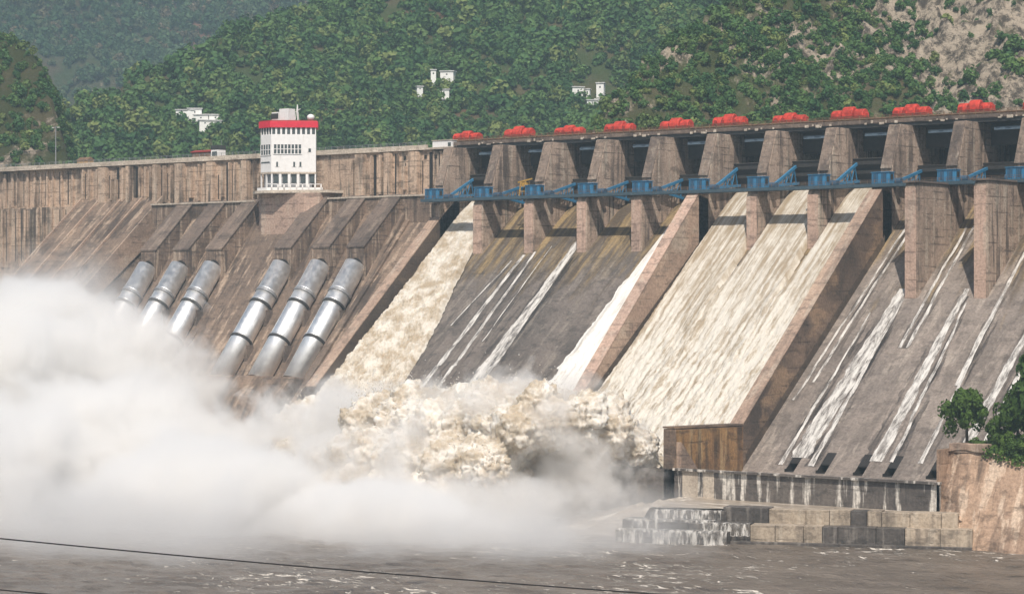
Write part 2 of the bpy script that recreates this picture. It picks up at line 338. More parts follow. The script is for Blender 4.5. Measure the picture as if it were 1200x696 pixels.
# ------------------------------------------------------------------ ground, river, hills
FW = Vector((-math.sin(YAW), math.cos(YAW), 0)); RT = Vector((math.cos(YAW), math.sin(YAW), 0))
def sd(s, d, z=None):                    # (sideways, ahead) metres from the viewpoint
    x = CAM.x+FW.x*d+RT.x*s; y = CAM.y+FW.y*d+RT.y*s
    return (x, y) if z is None else (x, y, z)
g = MB(); g.add([(-9000, -9000, -14), (9000, -9000, -14), (9000, 9000, -14), (-9000, 9000, -14)], [(0, 1, 2, 3)])
tag(g.build('ground', M['soil']), kind='structure')
nx, ny = 420, 300
gx, gy = np.meshgrid(np.linspace(-340, 420, nx), np.linspace(-470, -55, ny), indexing='ij')
P = np.stack([gx.ravel(), gy.ravel(), np.zeros(gx.size)], 1)
rp = P.copy(); c0, s0 = math.cos(0.5), math.sin(0.5); rp[:, 0], rp[:, 1] = (P[:, 0]*c0+P[:, 1]*s0)*0.09, (P[:, 1]*c0-P[:, 0]*s0)*0.22
P[:, 2] = -2.5+0.55*fbm(rp*1.5, 4, .6, ridge=True)
tag(np_mesh('river', P, grid_faces(nx, ny), M['river']), kind='structure')
g = MB(); g.add([(-700, 31, 87), (600, 31, 87), (600, 700, 87), (-700, 700, 87)], [(0, 1, 2, 3)])
tag(g.build('reservoir_water', M['reservoir']), kind='structure')

def cap_fn(pts, d0):
    xs = np.array([(p[0]-600)/2800*d0 for p in pts]); zs = np.array([47.2+(350.2-p[1])/2800*d0 for p in pts])
    return lambda s: np.interp(s, xs, zs)
def hill(name, mat, s0, s1, d0, d1, z0, slope, cap, amp, fs, step, seed, crag=0):
    ns = int((s1-s0)/step); nd = int((d1-d0)/step)
    s, d = np.meshgrid(np.linspace(s0, s1, ns), np.linspace(d0, d1, nd), indexing='ij'); s = s.ravel(); d = d.ravel()
    q = np.stack([s*fs, d*fs, np.full_like(s, seed)], 1)
    big = fbm(q, 3, ridge=True); n = fbm(q*2.3+5, 6, 0.55)
    c = cap(s)+(fbm(np.stack([s*fs*6, np.full_like(s, seed+3.), s*0], 1), 4))*amp*0.35
    up = z0+slope*(d-d0); dr = d0+np.maximum(c-z0, 0)/slope
    z = np.where(d < dr, up, c-0.55*(d-dr))
    z = z+amp*(0.8*big+0.55*n)*np.clip((d-d0)/60, 0.1, 1)
    if crag:
        k_ = fbm(np.stack([s*.07+z*.03, d*.045, np.full_like(s, seed)], 1), 5, .6, ridge=True); z = z+crag*(k_+.35*fbm(np.stack([s*.3, d*.3, s*0], 1), 3, .6, ridge=True))*np.clip((d-d0)/40, .1, 1)
    x = CAM.x+FW.x*d+RT.x*s; y = CAM.y+FW.y*d+RT.y*s
    o = np_mesh(name, np.stack([x, y, z], 1), grid_faces(ns, nd), mat); tag(o, kind='structure')
    def height(ss, dd):                  # bilinear lookup
        Z = z.reshape(ns, nd); u = np.clip((ss-s0)/(s1-s0)*(ns-1), 0, ns-1.001); v = np.clip((dd-d0)/(d1-d0)*(nd-1), 0, nd-1.001)
        i = u.astype(int); j = v.astype(int); a = u-i; b = v-j
        return Z[i, j]*(1-a)*(1-b)+Z[i+1, j]*a*(1-b)+Z[i, j+1]*(1-a)*b+Z[i+1, j+1]*a*b
    return height
capM = cap_fn([(60, 215), (95, 195), (150, 172), (182, 122), (215, 112), (262, 98), (300, 66), (370, 25), (430, -30), (700, -200), (1300, -300)], 1250)
capF = lambda s: np.full_like(s, 900.)
capL = cap_fn([(-200, -80), (0, 62), (30, 78), (58, 104), (70, 130), (84, 160), (100, 192), (130, 240)], 900)
capR = cap_fn([(640, 230), (700, 170), (735, 142), (770, 112), (830, 62), (875, 0), (930, -60), (1300, -300)], 860)
hM = hill('hill', M['hill_mid'], -330, 520, 1010, 1750, 60, 0.62, capM, 15, 0.008, 6, 1.7)
hF = hill('hill', M['hill_far'], -560, 420, 1750, 3100, 40, 0.62, capF, 125, 0.0042, 9, 8.3)
hL = hill('hill', M['hill_left'], -330, -120, 838, 1010, 84, 0.75, capL, 6, 0.02, 1.8, 4.1, crag=5)
hR = hill('hill', M['hill_right'], 20, 420, 735, 1010, 84, 0.62, capR, 16, 0.016, 1.6, 2.9, crag=9)

# ------------------------------------------------------------------ forest: leaf-clump crowns scattered over the hills
def crown_arrays(seed, n, lobes=5, squash=0.8, leaf=0.2, up=0.55, near=False):
    r = np.random.default_rng(seed)
    cs = np.stack([r.uniform(-.45, .45, lobes), r.uniform(-.45, .45, lobes), r.uniform(-.25, .5, lobes)], 1); rs = r.uniform(.38, .62, lobes)
    if near:
        q_ = r.normal(size=(lobes, 3)); q_ /= np.linalg.norm(q_, axis=1)[:, None]; cs = q_*(r.uniform(.15, .8, lobes)[:, None]); rs = r.uniform(.16, .34, lobes)
    k = r.integers(0, lobes, n); d = r.normal(size=(n, 3)); d[:, 2] = d[:, 2]*0.9+0.2; d /= np.linalg.norm(d, axis=1)[:, None]
    p = cs[k]+d*(rs[k]*r.uniform(0.72, 1.05, n)**0.6)[:, None]; p[:, 2] = p[:, 2]*squash+up
    nn = d+r.normal(size=(n, 3))*0.45; nn /= np.linalg.norm(nn, axis=1)[:, None]
    t = np.cross(nn, r.normal(size=(n, 3))); t /= np.linalg.norm(t, axis=1)[:, None]; b = np.cross(nn, t)
    w = leaf*r.uniform(0.6, 1.3, n)[:, None]; h = w*r.uniform(0.5, 0.9, n)[:, None]
    V = np.stack([p-t*w-b*h*.3, p-b*h, p+t*w-b*h*.1, p+b*h*1.1+nn*w*.25], 1).reshape(-1, 3)
    return V, np.arange(4*n).reshape(-1, 4)
def crown_src(name, mat, seed, **kw):
    V, F = crown_arrays(seed, **kw); o = np_mesh(name, V, F, mat, smooth=False); COL.objects.unlink(o); return o
SRC = {m: [crown_src('tree_crown', M[m], i*13+1, n=190, leaf=0.2, squash=0.75+0.3*(i % 3)) for i in range(6)] for m in ('leaf', 'leaf_far')}
def forest(name, pts, rad, srcs):
    me = bpy.data.meshes.new(name); n = len(pts); me.vertices.add(n); me.vertices.foreach_set('co', np.asarray(pts, np.float32).ravel())
    a = me.attributes.new('rad', 'FLOAT', 'POINT'); a.data.foreach_set('value', np.asarray(rad, np.float32))
    a = me.attributes.new('rot', 'FLOAT', 'POINT'); a.data.foreach_set('value', rng.uniform(0, 6.28, n).astype(np.float32))
    a = me.attributes.new('kindof', 'INT', 'POINT'); a.data.foreach_set('value', rng.integers(0, len(srcs), n).astype(np.int32))
    o = bpy.data.objects.new(name, me); COL.objects.link(o); tag(o, kind='stuff')
    t = bpy.data.node_groups.new(name, 'GeometryNodeTree')
    t.interface.new_socket('Geometry', in_out='INPUT', socket_type='NodeSocketGeometry'); t.interface.new_socket('Geometry', in_out='OUTPUT', socket_type='NodeSocketGeometry')
    N = t.nodes; L = t.links.new; gi = N.new('NodeGroupInput'); go = N.new('NodeGroupOutput')
    gti = N.new('GeometryNodeGeometryToInstance')
    for s in srcs:
        q = N.new('GeometryNodeObjectInfo'); q.inputs['Object'].default_value = s; L(q.outputs['Geometry'], gti.inputs[0])
    ip = N.new('GeometryNodeInstanceOnPoints'); L(gi.outputs[0], ip.inputs['Points']); L(gti.outputs[0], ip.inputs['Instance']); ip.inputs['Pick Instance'].default_value = True
    def attr(nm, dt):
        q = N.new('GeometryNodeInputNamedAttribute'); q.data_type = dt; q.inputs['Name'].default_value = nm; return q.outputs['Attribute']
    L(attr('kindof', 'INT'), ip.inputs['Instance Index']); L(attr('rad', 'FLOAT'), ip.inputs['Scale'])
    cx = N.new('ShaderNodeCombineXYZ'); L(attr('rot', 'FLOAT'), cx.inputs[2]); L(cx.outputs[0], ip.inputs['Rotation'])
    L(ip.outputs[0], go.inputs[0]); md = o.modifiers.new('scatter', 'NODES'); md.node_group = t
    return o
def scatter(h, s0, s1, d0, d1, n, r0, r1, dens, fs, seed):
    s = rng.uniform(s0, s1, n); d = rng.uniform(d0, d1, n)
    m = fbm(np.stack([s*fs, d*fs, np.full_like(s, seed)], 1), 4)*0.5+0.5
    p = dens(s, d, m); keep = rng.uniform(size=n) < p; s = s[keep]; d = d[keep]; m = m[keep]
    z = h(s, d); big = fbm(np.stack([s*.05, d*.05, np.full_like(s, seed+9)], 1), 2)*.5+.5
    rad = (r0+(r1-r0)*rng.uniform(size=len(s))**2)*(0.65+0.7*big)
    x = CAM.x+FW.x*d+RT.x*s; y = CAM.y+FW.y*d+RT.y*s
    return np.stack([x, y, z-rad*0.25], 1), rad
def px_of(s, d): return 600+2800*s/d
def py_of(z, d): return 350.2-2800*(z-47.2)/d
p, r = scatter(hM, -325, 330, 1030, 1520, 26000, 2.6, 7.4, lambda s, d, m: np.clip((m-0.29)*6, 0.22, 1), 0.02, 3.3)
tag(forest('forest', p, r, SRC['leaf']), 'dense green woodland covering the middle slope behind the dam', 'forest')
p, r = scatter(hF, -540, 200, 1752, 2650, 34000, 4.5, 9.0, lambda s, d, m: np.clip((m-0.28)*6, 0.32, 1), 0.009, 5.1)
tag(forest('forest', p, r, SRC['leaf_far']), 'hazy bluish woodland on the far mountains at upper left', 'forest')
p, r = scatter(hL, -325, -125, 840, 1005, 11000, 1.2, 3.0, lambda s, d, m: np.clip((m-0.36)*6, 0.12, 0.95), 0.05, 6.6)
tag(forest('forest', p, r, SRC['leaf']), 'dark scrub on the rocky knoll beyond the dam at far left', 'scrub')
def densR(s, d, m):
    x = px_of(s, d); lush = 1-sst(960, 1110, x+220*(m-.5)); return np.clip(lush*np.clip((m-0.30)*5, .15, 1)+0.75*np.clip((m-0.42)*6, 0.05, 1)*(1-lush), 0, 1)
p, r = scatter(hR, 25, 330, 740, 1000, 20000, 1.2, 3.4, densR, 0.03, 7.2)
tag(forest('forest', p, r, SRC['leaf']), 'green trees and scrub on the rocky hillside at upper right', 'scrub')

# ------------------------------------------------------------------ spillway
PITCH = 18.3; PW = 3.3
def zf(Y):
    Y = np.asarray(Y, float)
    up = 77.0-0.0225*(30-Y)**2; up = np.where(Y > 30, 77.0-0.09*(Y-30)**2, up)
    li = 60+0.81*Y
    t = np.clip((-63-Y)/27., 0, 1); h00 = 2*t**3-3*t**2+1; h10 = t**3-2*t**2+t; h01 = -2*t**3+3*t**2; h11 = t**3-t**2
    lo = h00*8.97+h10*(-0.81*27)+h01*10+h11*(0.5*27)
    return np.where(Y >= 12, up, np.where(Y >= -63, li, lo))
sp = thing('spillway', 'gated concrete spillway with piers, divide walls and steep chutes', 'spillway')
def floor_prism(mb, x0, x1, ya, yb, n, base=-14.0, dz=0.0):
    ys = np.linspace(ya, yb, n); poly = [(float(y), float(zf(y))+dz) for y in ys]+[(yb, base), (ya, base)]
    mb.prism_x(poly, x0, x1)
f = MB(); floor_prism(f, -15, 76, 36, -90, 70); floor_prism(f, 76, 131.3, 36, -90, 70)
f.build('chute_floor', M['floor'], sp)
SLOT = [(142.6, 145.0), (150.7, 153.1), (160.2, 162.6), (167.6, 170.0), (178.2, 180.8)]
f = MB(); floor_prism(f, 131.3, 226, 36, -58.2, 60); floor_prism(f, 131.3, 195.6, -63.6, -90, 24)
xs = [131.3]+[v for s_ in SLOT for v in s_]+[195.6]
for i in range(0, len(xs), 2): floor_prism(f, xs[i], xs[i+1], -58.2, -63.6, 4)
f.build('chute_floor', M['floor_dry'], sp)
for a, b in SLOT:
    o = MB(); o.box(a-.02, b+.02, -58.35, -58.15, 7.5, 12.75); o.box(a-.02, a+.15, -63.4, -58.3, 7.5, 9.2); o.prism_x([(-58.2, 12.6), (-63.4, 8.6), (-63.4, 8.0), (-58.2, 8.0)], a-.03, a+.03)
    o.box(a, b, -63.5, -58.2, 7.4, 8.6)
    o.prism_x([(-58.2, 12.85), (-61.2, 10.45), (-61.2, 10.2), (-58.2, 12.1)], a+.05, b-.05)
    o.build('drain_opening', M['shade_black'], sp)  # near-black lining, the shade of a deep opening put into the colour
# apron face and its calcite streaks
o = MB(); o.box(131.4, 196.2, -90.5, -90.02, -6, 9.85); o.box(131.4, 196.4, -91.2, -89.9, 9.86, 10.35); o.build('apron_face', M['apron'], sp)
o = MB(); o.box(133.6, 137.6, -90.62, -90.52, 3.5, 9.8); o.box(139, 141.8, -90.62, -90.52, 3.5, 9.8); o.build('apron_panel', M['parapet'], sp)
# slab edge across the second chute
o = MB(); floor_prism(o, 0.2, 73.1, -38.2, -64, 6, dz=0.35); o.build('apron_slab', M['floor'], sp)
# piers
def pier_poly(nose, zb):
    return [(nose, zb), (nose, 74.8), (4.8, 74.8), (4.8, 79.8), (9.0, 91.0), (33, 91.0), (33, zb)]
PIERS = list(range(-1, 11))
for kx in PIERS:
    x0 = kx*PITCH
    nose = -15.5 if kx >= 8 else (0.0 if kx not in (-1,) else 3.0)
    zb = 40 if kx >= 8 else 52
    poly = [(nose, zb), (nose, 74.0), (nose+.5, 74.8), (4.8, 74.8), (4.8, 79.8), (9.0, 91.0), (33, 91.0), (33, zb)]
    o = MB().prism_x(poly, x0, x0+PW).build('pier', M['pier'], sp, bevel=0.12)
    MB().add([(x0+.12, 4.77, 79.8), (x0+PW-.12, 4.77, 79.8), (x0+PW-.12, 8.97, 90.9), (x0+.12, 8.97, 90.9), (x0+.12, 4.4, 79.8), (x0+PW-.12, 4.4, 79.8), (x0+PW-.12, 8.7, 90.9), (x0+.12, 8.7, 90.9)], [(0,1,2,3),(4,5,6,7),(0,1,5,4),(1,2,6,5),(2,3,7,6),(3,0,4,7)]).build('batter_face', M['batter'], sp)
    if kx not in (-1, 4, 7):
        MB().box(x0-0.05, x0+PW-0.35, nose-0.18, nose+0.0, zb, 73.6).build('pier_nose', M['nose'], sp, bevel=0.05)
        MB().box(x0-.4, x0+PW+.4, nose-.5, 4.6, 74.85, 75.3).build('pier_cap', M['dark'], sp, bevel=0.05)
# divide walls: (x, profile)
o = MB().prism_x([(4.7, 73.5), (0, 74.3), (-1, 73.6), (-63.5, 18.4), (-90, 18.8), (-90, -10), (4.7, 40)], 128.1, 131.4).build('divide_wall', M['wetwall'], sp, bevel=0.15)
MB().prism_x([(-0.5, 74.1), (-63.3, 18.6), (-63.3, 18.9), (-0.5, 74.4)], 128.0, 131.5).build('wall_coping', M['divide'], sp)
MB().prism_x([(-63.4, 18.5), (-90.1, 18.9), (-90.1, 19.3), (-63.4, 18.9)], 128.0, 131.5).build('wall_coping', M['wetwall'], sp)
MB().prism_x([(-63.4, 18.2), (-89.9, 18.6), (-89.9, 3), (-63.4, 3)], 131.42, 131.6).build('stained_face', M['rust'], sp)
MB().prism_x([(-90, 16), (-90, 9.9), (-79, 5.5)], 131.62, 132.9).build('fillet', M['divide'], sp)
o = MB().prism_x([(4.7, 73.5), (0, 74.6), (-64, 10.4), (-80, 4), (-80, -8), (4.7, 40)], 73.2, 76.5).build('divide_wall', M['divide'], sp, bevel=0.15)
MB().prism_x([(0, 74.65), (-64, 10.45), (-64, 10.75), (0, 74.95)], 73.1, 76.6).build('wall_coping', M['nose'], sp)
o = MB().prism_x([(12, 77.5), (4.8, 71.6), (-49, 23.4), (-90, -12), (12, -12)], -18.3, -15.0).build('training_wall', M['wetdark'], sp, bevel=0.15)
MB().prism_x([(11, 77), (4.8, 71.65), (-49, 23.45), (-49, 23.8), (4.8, 72.05), (11, 77.4)], -18.6, -14.9).build('wall_coping', M['divide'], sp)
MB().prism_x([(1, 62.5), (-62, 12.2), (-62, 6), (1, 55)], 76.51, 76.56).build('wet_band', M['wetdark'], sp)
MB().prism_x([(1, 63), (-62, 12.0), (-62, 6), (1, 55)], 131.42, 131.48).build('wet_band', M['wetdark'], sp)
# near-black wall added behind the bays so their openings read dark
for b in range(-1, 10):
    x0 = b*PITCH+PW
    if b in (7, 8): MB().box(x0+.01, x0+9, 32, 32.8, 76, 91).build('added_bay_blackout', M['shade_black'], sp)
    else: MB().box(x0+.01, x0+15-.01, 32, 32.8, 80 if b in (4, 5, 6, -1) else 76, 91).build('added_bay_blackout', M['shade_black'], sp)

# ------------------------------------------------------------------ road deck over the piers
rd = thing('road_deck', 'road deck on dark girders crossing over all the spillway piers', 'bridge')
MB().box(-19.5, 226, 14.5, 33.5, 91.9, 92.9).build('deck_slab', M['dark'], rd)
g = MB()
for y in (14.9, 19.5, 26, 31): g.box(-18.4, 226, y, y+.5, 90.95, 91.88)
g.build('girder', M['steel_dark'], rd)
for b in range(-1, 11):
    x0 = b*PITCH+PW; MB().box(x0+4, x0+15, 15.8, 16.4, 88.9, 89.7).build('hoist_beam', M['steel_blue'], rd)
    MB().box(x0, x0+15, 22, 22.6, 85.5, 90.9).build('added_shade_beam', M['steel_dark'], rd)  # second beam is added to close off sky light and darken the bays
g = MB()
for i, x in enumerate(np.arange(-18, 226, 2.2)): g.box(x, x+.14, 14.6, 14.74, 92.9, 94.0)
for z in (93.3, 93.65, 94.0): g.box(-19, 226, 14.62, 14.72, z, z+.09)
g.build('railing', M['rail'], rd)
g = MB(); g.tube([(-19, 15.6, 93.25), (226, 15.6, 93.25)], .3, 8); g.tube([(-19, 16.5, 93.2), (226, 16.5, 93.2)], .22, 8); g.build('service_pipe', M['rail'], rd)
for b in range(-1, 11):
    x0 = b*PITCH+PW
    for dx, w, zz in ((5.2, 1.0, 91.7), (6.9, .6, 92.0), (8.8, 1.5, 91.6), (10.6, .5, 91.9), (13.1, .7, 91.8)):
        dx += random.uniform(-.8, .8); w *= random.uniform(.6, 1.2); MB().box(x0+dx, x0+dx+w, 14.3, 14.48, zz, zz+random.uniform(.3, .75)).build('sign_plate', M['parapet'], rd)

# red hoists on the deck, one above each pier
def make_hoist():
    r = thing('gate_hoist', 'x', 'hoist', (0, 0, 92.9), 'red gate hoists on the road deck')
    b = MB()
    for x in (-4.6, -1.6, 1.6, 4.6):
        for y in (-1.5, 1.5): b.box(x-.18, x+.18, y-.18, y+.18, 0, .9)
    b.box(-5.1, 5.1, -1.8, -1.4, .75, 1.05); b.box(-5.1, 5.1, 1.4, 1.8, .75, 1.05); b.build('base_frame', M['red_dark'], r)
    for x, w, h in ((-3.5, 1.5, 1.5), (0.0, 1.7, 2.1), (3.4, 1.5, 1.4)):
        c = MB(); n = 10; prof = [(-1.7, 1.05)]+[(-1.7*math.cos(math.pi*i/n), 1.4+h*math.sin(math.pi*i/n)) for i in range(n+1)]+[(1.7, 1.05)]
        c.prism_x(prof, x-w, x+w-.1); c.build('cover', M['red'], r, bevel=0.25)
    for x in (-4.2, -1.9, 2.0): MB().box(x, x+.9, -1.95, -1.72, 1.1, 2.0).build('panel', M['red_dark'], r)
    s = MB(); s.tube([(-5, 0, 1.6), (5, 0, 1.6)], .55, 10); s.build('drive_shaft', M['red'], r)
    MB().box(-5.3, -4.6, -1.1, 1.1, .9, 2.0).build('motor', M['red'], r, bevel=0.1); MB().box(4.7, 5.3, -.9, .9, .9, 2.2).build('motor', M['red'], r, bevel=0.1)
    return r
h0 = make_hoist()
for i, kx in enumerate(range(-1, 10)):
    o = h0 if i == 0 else copy_tree(h0)
    o.location = (kx*PITCH+1.4+random.uniform(-.5, .5), 18.6, 92.9); o.scale = (random.uniform(.88, 1.0), 1, random.uniform(.92, 1.15)); o.rotation_euler.z = random.uniform(-.03, .03)+(math.pi if i % 3 == 1 else 0)
    o['label'] = ('red gate hoist with rounded covers on the road deck, nearest the white cabin' if i == 0 else
                  'red gate hoist with rounded covers on the road deck, %s from the white cabin' % ORD[i])
# ------------------------------------------------------------------ blue walkway, cabinets and radial gates
wb = thing('gate_walkway', 'dark blue steel walkway running along the downstream pier tops', 'walkway')
g = MB(); g.box(-19, 226, -0.9, -0.5, 74.9, 75.75); g.box(-19, 226, 2.6, 3.0, 74.9, 75.75); g.build('beam', M['slate'], wb)
g = MB(); g.box(-19, 226, -0.5, 2.6, 75.35, 75.55); g.build('walkway_deck', M['rail'], wb)
g = MB()
for x in np.arange(-18.5, 226, 2.0): g.box(x, x+.07, -0.85, -0.78, 75.7, 76.7)
for z in (76.2, 76.65): g.box(-19, 226, -0.84, -0.79, z, z+.05)
g.build('railing', M['rail'], wb)
def make_cabinet():
    r = thing('gate_power_cabinet', 'x', 'cabinet', (0, 0, 75.6), 'blue power cabinets on the pier tops')
    MB().box(0, 5.0, -.2, 2.2, 0.1, 2.9).build('housing', M['blue'], r, bevel=0.08)
    d = MB()
    for i in range(4): d.box(.4+i*1.2, .55+i*1.2, -.34, -.21, .3, 2.7)
    d.build('rib', M['blue_dark'], r)
    d = MB(); d.box(.7, 1.4, -.26, -.205, .5, 2.6); d.box(3.1, 3.9, -.26, -.205, .5, 2.6); d.build('door', M['blue_dark'], r)
    MB().box(-.15, 5.15, -.4, 2.4, 2.92, 3.08).build('cabinet_roof', M['blue'], r)
    v = MB(); v.box(5.02, 5.15, .4, 1.5, 1.2, 2.5); v.build('vent', M['steel_dark'], r)
    return r
c0_ = make_cabinet()
for i, kx in enumerate(range(-1, 11)):
    o = c0_ if i == 0 else copy_tree(c0_)
    o.location = (kx*PITCH+0.1, 0.3, 75.6)
    o['label'] = 'blue ribbed power cabinet on the pier top, %s along the walkway from the left' % ORD[i]
jb = thing('jib_crane', 'ochre yellow jib crane frame on the pier top between two blue cabinets', 'crane', (14.8, 2.0, 75.6))
g = MB()
for x in (0, 2.6):
    for y in (0, 2.2): g.bar((x, y, 0), (x+(.5 if x == 0 else -.5), y+(.3 if y == 0 else -.3), 4.2), .3, .3)
for z in (1.4, 2.8): g.box(.1, 2.5, -.05, .15, z, z+.22); g.box(.1, 2.5, 2.0, 2.2, z, z+.22)
g.build('frame', M['yellow'], jb)
g = MB(); g.bar((-1.2, 1.1, 4.1), (3.8, 1.1, 5.0), .3, .4); g.build('jib', M['yellow'], jb)
g = MB(); g.box(.6, 2.0, .4, 1.7, 2.9, 4.0); g.build('winch', M['yellow'], jb)
def make_gate(open_):
    r = thing('radial_gate', 'x', 'gate', (0, 5.2, 76.4), 'radial gates between the spillway piers')
    Rg = 13.2; a0, a1 = (R(-14), R(20)) if not open_ else (R(0), R(31))
    n = 12; pr = [(Rg*math.cos(a0+(a1-a0)*i/n), Rg*math.sin(a0+(a1-a0)*i/n)) for i in range(n+1)]
    pr2 = [((Rg+.35)*math.cos(a0+(a1-a0)*i/n), (Rg+.35)*math.sin(a0+(a1-a0)*i/n)) for i in range(n, -1, -1)]
    MB().prism_x(pr+pr2, .05, 14.95).build('skin_plate', M['gate'], r)
    g = MB()
    for fr in (.12, .5, .86):
        a = a0+(a1-a0)*fr; q = Rg-.45; g.box(.1, 14.9, q*math.cos(a)-.3, q*math.cos(a)+.3, q*math.sin(a)-.45, q*math.sin(a)+.45)
    g.build('cross_girder', M['steel_dark'], r)
    for x in (1.3, 13.7):
        for fr in (.16, .84):
            a = a0+(a1-a0)*fr; q = Rg-.5
            MB().bar((x, 0, 0), (x, q*math.cos(a), q*math.sin(a)), .55, .7).build('arm', M['blue'], r)
        g = MB()
        for t, u in ((.35, .5), (.5, .68), (.68, .9)):
            A = a0+(a1-a0)*.16; B = a0+(a1-a0)*.84; q = Rg-.5
            g.bar((x, q*t*math.cos(A), q*t*math.sin(A)), (x, q*u*math.cos(B), q*u*math.sin(B)), .22, .22)
            g.bar((x, q*u*math.cos(A), q*u*math.sin(A)), (x, q*u*math.cos(B), q*u*math.sin(B)), .22, .22)
        g.build('arm_bracing', M['blue'], r)
        MB().tube([(x-1.1, 0, 0), (x+1.1, 0, 0)], .9, 12).build('trunnion', M['blue_dark'], r)
    return r
gc, go_ = make_gate(False), make_gate(True); uc = uo = False
for i, b in enumerate(range(-1, 10)):
    op = b in (-1, 4, 5, 6)
    if op: o = go_ if not uo else copy_tree(go_); uo = True
    else: o = gc if not uc else copy_tree(gc); uc = True
    o.location = (b*PITCH+PW+.01, 5.2, 76.4)
    o['label'] = ('raised' if op else 'lowered')+' steel radial gate with blue arms in the %s spillway bay from the left' % ORD[i]

# ------------------------------------------------------------------ left dam wall
dw = thing('dam_wall', 'long tan concrete dam wall left of the spillway, with ribs and parapet', 'dam')
f = MB(); f.box(-182, -19.6, 14.5, 26, 40, 91.0); f.build('wall_face', M['wall'], dw)
f = MB(); f.box(-420, -182.05, 15.8, 26, 40, 91.0); f.box(-420, -182.1, 10.5, 15.7, 40, 78.0); f.build('wall_face', M['wall'], dw)
f = MB(); x = -180.5
while x < -30:
    for q in range(random.choice((2, 3, 3, 4))):
        w = random.choice((.5, .6, .8)); zb = random.choice((78, 78.5, 79.5)); zt = random.choice((90.2, 90.2, 89.0, 86.5))
        if not (-94 < x < -60) and x < -24: f.box(x, x+w, 14.5-random.uniform(.9, 1.6), 14.49, zb, zt)
        x += random.uniform(1.9, 3.6)
    w = random.choice((2.2, 2.8, 3.4))
    if not (-95 < x < -60) and x < -26: f.box(x, x+w, 12.6, 14.49, 77.8, 90.6)
    x += w+random.uniform(1.6, 3.2)
x = -300
while x < -184:
    f.box(x, x+random.uniform(.5, 1.2), 15.0, 15.79, 78.1, 90.2); f.box(x+1, x+1.8, 9.8, 10.49, 58, 77.5); x += random.uniform(3, 7)
f.build('rib', M['wall'], dw)
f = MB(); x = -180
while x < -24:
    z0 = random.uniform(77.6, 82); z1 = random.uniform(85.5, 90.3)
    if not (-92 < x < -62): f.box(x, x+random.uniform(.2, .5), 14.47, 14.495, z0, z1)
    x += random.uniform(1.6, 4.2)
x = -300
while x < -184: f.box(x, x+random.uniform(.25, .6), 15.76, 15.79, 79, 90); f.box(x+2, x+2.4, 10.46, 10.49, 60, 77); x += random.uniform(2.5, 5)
f.build('wall_dark_strip', M['dark_line'], dw)  # thin dark strips of random length on the wall face
f = MB()
for x in (-178, -164, -155, -137, -121.5, -113, -104, -50.5, -42, -35.5, -28.5): f.box(x, x+.9, 14.2, 14.49, 76 if x > -140 else 80, 90.3)
for x in (-52, -47.4, -44, -38.7, -30.6, -26.7, -110, -107): f.box(x, x+.9, 14.3, 14.48, 88.4, 89.5)
f.build('rib_shade_and_hole', M['shade_black'], dw)  # tall strips paint the ribs' shadow, short boxes are small dark openings
f = MB(); f.box(-420, -19.6, 13.6, 27, 91.02, 91.6); f.box(-420, -29, 13.7, 14.2, 91.62, 92.5); f.build('parapet', M['parapet'], dw)
f = MB()
for x in np.arange(-300, -29, 2.5): f.box(x, x+.12, 13.9, 14.02, 92.5, 93.4)
f.box(-300, -29, 13.92, 14.0, 93.3, 93.4); f.box(-300, -29, 13.92, 14.0, 92.9, 92.97); f.build('railing', M['grey'], dw)
# sloping panels at the left, with light ridges between
for i, (a, b) in enumerate(((-181.5, -172), (-172, -161.2), (-161.2, -151.6), (-151.6, -142))):
    MB().prism_x([(14.4, 80.3), (-50, 23+i*0), (-50, -10), (14.4, -10)], a+.15, b-.15).build('slope_panel', M['slope'], dw)
f = MB()
for x in (-181.5, -172, -161.2, -151.6, -142): f.prism_x([(14.3, 80.9), (-50, 23.7), (-50, 20), (14.3, 70)], x-.3, x+.3)
f.build('panel_ridge', M['divide'], dw)
# stone fill under the penstocks and the middle shelf
MB().prism_x([(14.4, 75), (10, 74), (-62, -17), (14.4, -17)], -135, -33.2).build('penstock_slope', M['slope'], dw)
MB().prism_x([(14.4, 62), (5, 62), (-64, -10), (14.4, -10)], -91.4, -73.8).build('slope_panel', M['slope'], dw)
MB().prism_x([(7, 64), (6, 64), (-62, -8), (-62, -12), (7, 40)], -93.2, -91.5).build('kerb_wall', M['dark'], dw)
MB().prism_x([(14.4, 75.5), (-65, -10), (14.4, -10)], -35.2, -18.35).build('slope_panel', M['slope'], dw)
MB().prism_x([(14.4, 76.6), (6, 67.4), (-65, -8.6), (-65, -12), (14.4, 40)], -33.2, -31.5).build('kerb_wall', M['slope'], dw)
for a, b in ((-131, -93.5), (-73.6, -34)):
    V_ = []; n_ = 40
    MB().prism_x([(-29, 24.5), (-37, 25.5), (-43, 20), (-62, -12), (-26, -12)], a, b).build('anchor_block', M['slope'], dw, bevel=.6)
for i, (a, b) in enumerate(((-141.5, -95), (-64, -20))):
    f = MB(); f.box(a, b, 8.8, 14.4, 60, 77.2); f.build('ledge', M['block'], dw)
    MB().box(a, b, 8.3, 9.6, 77.22, 77.7).build('ledge_kerb', M['parapet'], dw)

